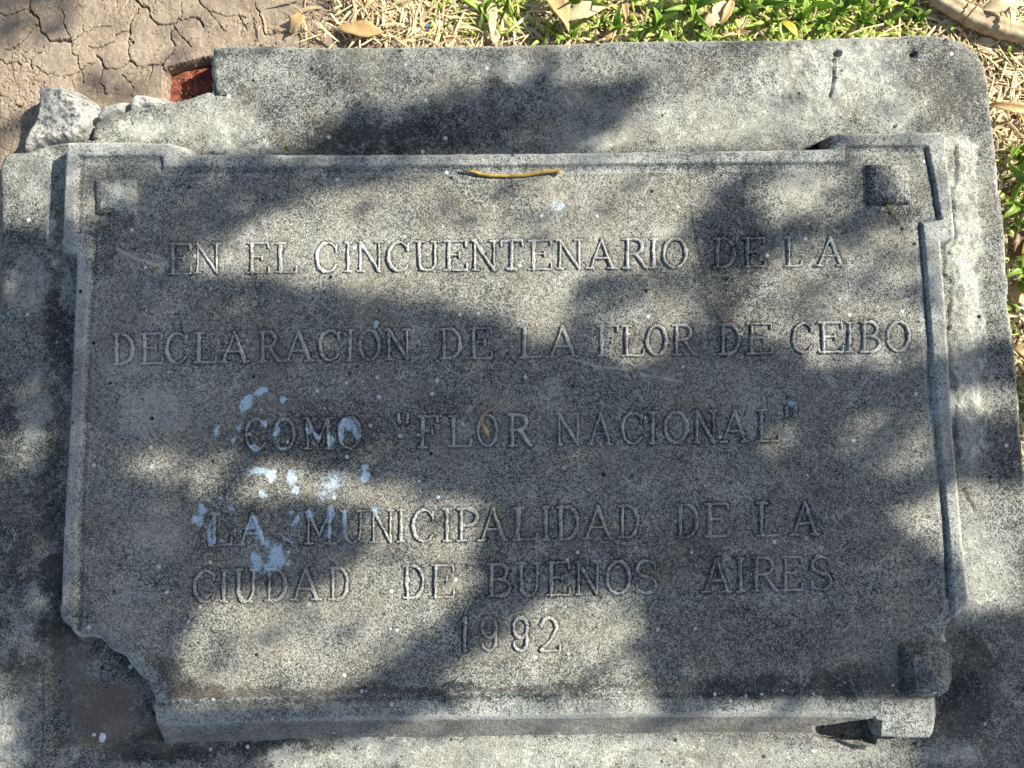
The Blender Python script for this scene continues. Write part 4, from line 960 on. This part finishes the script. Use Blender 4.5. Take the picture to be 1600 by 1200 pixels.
WEEDS = [(1578, 262, 'uppermost drooping green blades by the right slab side', 5, 1.5), (1600, 330, 'broad green blades crossing the cream leaf scrap', 5, 1.5), (1590, 428, 'two long green blades above the tan leaf', 4, 1.6), (694, 50, 'thin green sprig beside the blue bead', 3, .6), (752, 22, 'small dark green sprig touching the pale yellow blade', 4, .8), (790, 8, 'green sprig at the top right of the pale yellow blade', 5, .9),
         (862, 52, 'three-bladed green sprig in front of the large curled tan leaf', 4, .9), (890, 62, 'low green sprig against the slab under the cream folded leaf', 5, .7), (912, 6, 'broad dark green sprig above the cream folded leaf', 5, 1.3),
         (938, 40, 'upright green sprig at the end of the cream folded leaf', 5, .8), (962, 50, 'slender green sprig left of the rolled brown leaf', 4, 1.0), (1022, 52, 'wide green leaf pair leaning over the slab right of the dark hollow', 5, 1.2),
         (1046, 48, 'small sprig beside the wide green leaf pair', 5, .8), (1076, 22, 'tall bright green sprig with broad blades by the pinkish beige leaf', 8, 1.4), (1090, 46, 'grey green sprig at the foot of the tall bright one', 6, .9),
         (1108, 62, 'small upright sprig in front of the pinkish beige leaf', 4, .7), (1158, 28, 'dark broad-leaved sprig right of the tan leaf', 6, 1.3), (1180, 10, 'top-most bright sprig near the reddish brown leaf', 6, 1.2),
         (1206, 38, 'pale green sprig above the half yellow leaf', 6, .9), (1246, 34, 'curly yellow green sprig right of the half yellow leaf', 7, 1.1), (1266, 12, 'light green sprig behind the curly yellow green one', 6, 1.0),
         (1286, 42, 'folded green sprig in the middle of the weeds', 7, 1.0), (1306, 26, 'round-leaved grey green sprig', 6, .9), (1326, 12, 'looping bright green sprig at the picture top', 7, 1.1), (1344, 40, 'yellowish sprig just above the pale straw stalk', 6, .9),
         (1366, 20, 'short green sprig above the end of the straw stalk', 6, .8), (1386, 40, 'flat green sprig right of the straw stalk', 6, .8), (1410, 18, 'bushy sprig left of the split stick', 7, .9), (1430, 38, 'last green sprig before the straw, near the rounded corner', 6, .8),
         (1490, 42, 'tiny green sprig under the split stick', 3, .6), (1566, 88, 'lone small green sprig among straw right of the rounded corner', 3, .7), (1585, 246, 'upper long-bladed green sprig at the right edge', 6, 1.4),
         (1592, 290, 'middle long-bladed green sprig at the right edge', 6, 1.3), (1580, 325, 'green sprig under the cup-shaped dead leaf', 5, 1.1), (1582, 350, 'shaded green sprig touching the slab side', 4, 1.0), (1596, 400, 'dark green sprig over the yellow leaf', 5, 1.2),
         (1592, 440, 'long green blades over the tan leaf', 4, 1.4), (1600, 512, 'pale green sprig below the plastic scrap', 4, .9), (1602, 605, 'small green sprig lowest on the right edge', 4, .8), (1000, -5, 'dark sprig at the picture top above the rolled brown leaf', 5, 1.0), (1140, -2, 'sprig at the picture top between two tan leaves', 6, 1.0), (1230, 0, 'sprig at the picture top above the half yellow leaf', 6, 1.0), (1350, -8, 'sprig cut by the picture top above the straw stalk', 6, 1.0)]
for w_ in WEEDS:
    x_, y_, lab, nl, sz = w_
    weed(x_, y_, lab, nl + 1, sz * 1.12, kinds=(0, 3, 5) if x_ > 1570 or sz > 1.15 else (0, 1, 2, 4))

# ---- stuff: straw, fine grass, soil crumbs
def strips(name, n, place, Lr, Wr, mat, label, lift=(.0, .006), bend=.6, up=(0, .25), cat=None):
    V = []; F = []; tint = []
    for i in range(n):
        x, y = place()
        z = gz(x, y) + random.uniform(*lift)
        L = random.uniform(*Lr); W = random.uniform(*Wr); a = random.uniform(0, 2 * math.pi); da = random.uniform(-bend, bend) / 5
        e = random.uniform(*up); de = -random.uniform(.5, 1.6) * e / 3; t_ = random.random() ** 1.3; roll = random.uniform(-.6, .6)
        b0 = len(V)
        for k in range(6):
            w = W * .5 * (1 - (abs(k - 2.0) / 3.2) ** 2)
            nx, ny = -math.sin(a), math.cos(a)
            V.append((x + nx * w, y + ny * w, z + w * roll)); V.append((x, y, z + w * .5)); V.append((x - nx * w, y - ny * w, z - w * roll)); tint += [t_] * 3
            st_ = L / 5
            x += math.cos(a) * math.cos(e) * st_; y += math.sin(a) * math.cos(e) * st_; z += math.sin(e) * st_
            a += da; e += de
        for k in range(5):
            for j in (0, 1):
                q = b0 + k * 3 + j
                F.append((q, q + 1, q + 4, q + 3))
    me = mesh_np(name, np.array(V), np.array(F)); attr(me, 'tint', np.array(tint) * .8)
    o = link(name, me, mat)
    return tag(o, label, cat, None, 'stuff')
def in_slab(x, y, m=.003):
    return bool(sdf(np.array([x]), np.array([y]), BASEW)[0] > -m)
def sampler(fn):
    def f():
        while True:
            u, v = fn()
            x, y = P(u, v, -.03)
            if not in_slab(float(x), float(y)): return float(x), float(y)
    return f
def straw_px():
    r = random.random()
    if r < .30: return random.uniform(620, 1500), random.uniform(-60, 75)
    if r < .40: return 640 + random.gauss(0, 70), random.uniform(-40, 75)
    if r < .75: return random.uniform(1440, 1680), random.uniform(-60, 240)
    return random.uniform(1545, 1690), random.uniform(200, 1250)
strips('dead_grass', 6200, sampler(straw_px), (.006, .030), (.0006, .0026), M_STRAW, 'pale dead grass and straw litter around the slab', (.0, .008), .9, (-.1, .35))
strips('fine_straw', 900, sampler(lambda: (random.uniform(480, 900), random.uniform(-40, 74))), (.004, .012), (.0004, .0010), M_STRAW, 'short fine straw trodden into the mud behind the slab', (.0, .003), .9, (-.05, .15))
def grass_px():
    r = random.random()
    if r < .72: return random.triangular(820, 1480, 1260), random.uniform(-60, 72)
    if r < .8: return random.uniform(680, 830), random.uniform(-40, 60)
    return random.uniform(1560, 1680), random.uniform(220, 1200)
strips('green_grass', 2300, sampler(grass_px), (.007, .022), (.0012, .0034), M_GRASS, 'fine green grass blades behind and beside the slab', (.0, .006), .7, (.2, 1.2))
V = []; F = []
for i in range(3000):
    u, v = random.choice(((random.uniform(560, 1560), random.uniform(-40, 74)), (random.uniform(1548, 1680), random.uniform(60, 1200)), (random.uniform(0, 620), random.triangular(-20, 240, 170))))
    x, y = P(u, v, -.03)
    if in_slab(float(x), float(y)): continue
    r_ = random.uniform(.0004, .0022) if u > 400 else random.uniform(.0003, .0011)
    z = gz(float(x), float(y)) + r_ * .2; b0 = len(V)
    for d in ((1, 0, 0), (0, 1, 0), (-1, 0, 0), (0, -1, 0), (0, 0, .8), (0, 0, -.6)):
        V.append((float(x) + d[0] * r_ * random.uniform(.6, 1.3), float(y) + d[1] * r_ * random.uniform(.6, 1.3), z + d[2] * r_))
    for a, b_, c_ in ((0, 1, 4), (1, 2, 4), (2, 3, 4), (3, 0, 4), (1, 0, 5), (2, 1, 5), (3, 2, 5), (0, 3, 5)): F.append((b0 + a, b0 + b_, b0 + c_))
for i in range(260):
    u, v = random.choice(((random.uniform(10, 90), random.uniform(240, 1190)), (random.uniform(90, 1500), random.uniform(1160, 1195)), (random.uniform(90, 260), random.uniform(1000, 1170)), (random.uniform(140, 1540), random.uniform(70, 225)), (random.uniform(1500, 1580), random.uniform(200, 1150))))
    x, y = P(u, v, 0)
    if not in_slab(float(x), float(y), -.004): continue
    r_ = random.uniform(.0003, .0009); b0 = len(V); z = .0012
    for d in ((1, 0, 0), (0, 1, 0), (-1, 0, 0), (0, -1, 0), (0, 0, .8), (0, 0, -.9)):
        V.append((float(x) + d[0] * r_ * random.uniform(.6, 1.3), float(y) + d[1] * r_ * random.uniform(.6, 1.3), z + d[2] * r_))
    for a, b_, c_ in ((0, 1, 4), (1, 2, 4), (2, 3, 4), (3, 0, 4), (1, 0, 5), (2, 1, 5), (3, 2, 5), (0, 3, 5)): F.append((b0 + a, b0 + b_, b0 + c_))
me = mesh_np('soil_crumbs', np.array(V), np.array(F), False)
tag(link('soil_crumbs', me, M_CLOD), 'loose brown soil crumbs and grit on the mud', None, None, 'stuff')

# ------------------------------------------------------------------ the tree whose crown shades the plaque (above and to the right, out of the picture)
# sun flecks: outlines on the plaque where light comes through the gaps of the crown, value = how open the gap is
LIT = [
 ([(-80, -300), (1990, -300), (1990, 760), (1720, 700), (1660, 650), (1500, 620), (1496, 215), (1330, 216), (1040, 220), (920, 216), (990, 184), (1040, 154), (1056, 92), (940, 98), (900, 84), (860, 102), (740, 114), (600, 144), (510, 200), (425, 220), (110, 246), (108, 324), (-80, 330)], .95),
 ([(0, -160), (180, -160), (150, -5), (0, 25)], -.7), ([(0, 90), (140, 105), (140, 180), (0, 200)], -.6), ([(160, 40), (290, 50), (300, 96), (170, 90)], -.6),
 ([(560, 54), (940, 60), (900, 98), (740, 134), (520, 194), (460, 164), (560, 94)], -.33),
 ([(1440, 84), (1490, 54), (1580, 94), (1570, 154), (1480, 174), (1445, 144)], -.22),
 ([(104, 225), (300, 225), (300, 262), (230, 275), (205, 330), (110, 350)], .38),
 ([(640, 236), (1320, 232), (1320, 262), (1180, 262), (1140, 275), (620, 268)], .9),
 ([(620, 275), (760, 268), (1000, 264), (1080, 280), (1120, 300), (1080, 345), (1100, 385), (1070, 425), (960, 430), (905, 450), (900, 520), (865, 550), (820, 525), (740, 492), (640, 470), (560, 455), (470, 450), (400, 430), (330, 440), (300, 418), (318, 375), (400, 335), (480, 308), (560, 290)], .85),
 ([(400, 370), (520, 330), (660, 330), (700, 400), (600, 440), (440, 425)], 1.0), ([(780, 420), (880, 425), (880, 500), (820, 510)], 1.0),
 ([(1000, 430), (1130, 430), (1120, 500), (1040, 560), (930, 560), (920, 470)], .5),
 ([(1160, 285), (1240, 262), (1330, 265), (1345, 320), (1310, 350), (1240, 335), (1200, 345)], .85),
 ([(1130, 440), (1280, 350), (1330, 400), (1350, 345), (1440, 345), (1455, 560), (1380, 580), (1240, 560), (1150, 520)], .6),
 ([(1300, 235), (1500, 207), (1500, 640), (1462, 560), (1440, 350), (1380, 330), (1345, 265)], .8),
 ([(1180, 640), (1310, 610), (1300, 660), (1200, 690)], .28),
 ([(1320, 640), (1440, 640), (1460, 720), (1400, 745), (1320, 720)], .42),
 ([(1390, 795), (1470, 755), (1560, 735), (1720, 745), (1720, 950), (1600, 950), (1520, 930), (1478, 872), (1425, 850)], .95),
 ([(185, 725), (260, 700), (340, 718), (420, 712), (500, 735), (580, 752), (690, 772), (780, 795), (745, 840), (690, 870), (640, 830), (560, 800), (460, 790), (360, 785), (260, 768)], .75),
 ([(560, 830), (620, 800), (740, 800), (760, 830), (735, 880), (760, 920), (700, 960), (640, 1010), (575, 1055), (545, 1095), (300, 1105), (270, 1050), (285, 990), (350, 935), (460, 915), (530, 900), (570, 860)], .85),
 ([(690, 1060), (790, 985), (830, 940), (900, 915), (985, 925), (1005, 980), (1015, 1060), (1040, 1110), (1010, 1150), (640, 1160), (640, 1120), (720, 1110)], .85),
 ([(640, 1118), (1030, 1112), (1090, 1108), (1120, 1095), (1460, 1092), (1475, 1120), (1480, 1170), (1500, 1210), (1520, 1320), (460, 1320), (450, 1165), (600, 1150)], .95),
 ([(1030, 1095), (1105, 1095), (1080, 1130), (1030, 1125)], -.9),
 ([(-80, 670), (106, 660), (106, 725), (-80, 745)], .22), ([(-80, 1050), (46, 1050), (50, 1200), (-80, 1330)], .25), ([(300, 235), (640, 236), (640, 262), (300, 262)], .18),
]
st_ = 5.0
gu = np.arange(-420, 2120, st_); gv = np.arange(-420, 1580, st_)
U, Vv = np.meshgrid(gu, gv)
wU = U + 26 * fbm(U, Vv, .012, 301, 3); wV = Vv + 26 * fbm(U, Vv, .012, 302, 3)
Lm = np.where((U < -70) | (U > 1760) | (Vv < -290) | (Vv > 1320), sm(-.08, .10, fbm(U, Vv, .006, 303, 3)), .0) + .008
for pts, val in LIT:
    ins = inside(wU, wV, np.array(pts, float))
    if val > 0: Lm = np.where(ins, np.maximum(Lm, val), Lm)
    else: Lm = np.where(ins, np.minimum(Lm, 1 + val), Lm)
tree = empty('shade_tree', (2.15, 2.3, -.03)); tag(tree, 'broad tree with feathery leaflets on low boughs that dapple the plaque with shade', 'tree')
trunk_top = Vector((2.1, 2.2, 1.5))
tube('trunk', spline([(2.15, 2.3, -.1), (2.17, 2.26, .5), (2.1, 2.2, 1.1), (2.1, 2.2, 1.6), (2.2, 2.3, 2.4), (2.15, 2.35, 3.2)], 5), [.17 - .004 * i for i in range(26)], M_BARK, tree, 12, .06)
def canopy_pt(u, v, d):
    x, y = P(u, v, ZP); return Vector((float(x), float(y), ZP)) + Vector(S) * d
for path in ([(1750, 560), (1450, 600), (1180, 640), (820, 620), (480, 620), (160, 560)], [(1450, 600), (1240, 850), (1180, 1040), (1400, 1060)], [(480, 620), (240, 900), (170, 1000)]):
    pts = [canopy_pt(u, v, 1.75) for u, v in path]
    if path[0][0] == 1750: pts = [trunk_top, trunk_top * .6 + pts[0] * .4 + Vector((.45, -.45, .05)), pts[0] + Vector((.42, -.16, .02))] + pts
    sp = spline([tuple(p) for p in pts], 4); n_ = len(sp)
    tube('limb', sp, [(.028 if path[0][0] == 1750 else .007) * (1 - .85 * i / n_) + .0015 for i in range(n_)], M_BARK, tree, 7, .1)
# leaflets
A_LEAF = 0.62 * .017 * .008 * .60
cell = (st_ * .5e-3) ** 2 * math.sin(SUN_EL)
lam = -np.log(np.clip(Lm, .008, 1)) * cell / A_LEAF
cnt = rng.poisson(lam)
iy, ix = np.nonzero(cnt)
rep = cnt[iy, ix]
uu = np.repeat(gu[ix], rep) + rng.uniform(-st_ / 2, st_ / 2, rep.sum()); vv = np.repeat(gv[iy], rep) + rng.uniform(-st_ / 2, st_ / 2, rep.sum())
x, y = P(uu, vv, ZP)
d = rng.uniform(1.35, 2.05, len(uu))
C = np.stack([x + S[0] * d, y + S[1] * d, ZP + S[2] * d], 1)
# rest of the crown, where its shade does not reach the picture
nC = 9000
th = rng.uniform(0, 2 * math.pi, nC); ph = rng.uniform(-1, 1, nC); rr = rng.uniform(.5, 1, nC) ** .4
E = np.stack([2.2 + 1.5 * rr * np.cos(th) * np.sqrt(1 - ph ** 2), 2.2 + 1.5 * rr * np.sin(th) * np.sqrt(1 - ph ** 2), 2.6 + .95 * rr * ph], 1)
t_ = (E[:, 2] - ZP) / S[2]
pu, pv = Q(E[:, 0] - S[0] * t_, E[:, 1] - S[1] * t_, ZP)
ok = (pu < -100) | (pu > 1900) | (pv < -250) | (pv > 1300)
cl = fbm(E[:, 0], E[:, 1] + E[:, 2] * 1.7, 3.0, 310, 2) > -.06
E = E[ok & cl]
def leaflets(C, sl_, name, label=None):
    n = len(C)
    a = rng.randn(n, 3); a /= np.linalg.norm(a, axis=1)[:, None]
    b2 = rng.randn(n, 3); b2 -= (a * b2).sum(1)[:, None] * a; b2 /= np.linalg.norm(b2, axis=1)[:, None]
    nn = np.cross(a, b2)
    L = sl_ * rng.uniform(.8, 1.25, n)[:, None]; W = L * .23
    pts = [C - a * L * .5, C - a * L * .15 + b2 * W, C + a * L * .2 + b2 * W * .9, C + a * L * .5, C + a * L * .2 - b2 * W * .9, C - a * L * .15 - b2 * W, C + nn * L * .05]
    V = np.stack(pts, 1).reshape(-1, 3)
    b0 = (np.arange(n) * 7)[:, None]
    F = np.concatenate([b0 + np.array(t) for t in ((6, 0, 1), (6, 1, 2), (6, 2, 3), (6, 3, 4), (6, 4, 5), (6, 5, 0))], 0)
    org = np.array(tree.location)
    o = link(name, mesh_np(name, V - org, F), M_TREELEAF, tree, tuple(org)); o['kind'] = 'stuff'
leaflets(C, .017, 'crown')
leaflets(E, .060, 'crown')
print('leaflets', len(C), len(E))
sc.render.film_transparent = False
tris = sum(len(o.data.polygons) * 2 for o in sc.objects if o.type == 'MESH')
print('faces x2', tris, 'letters', li)
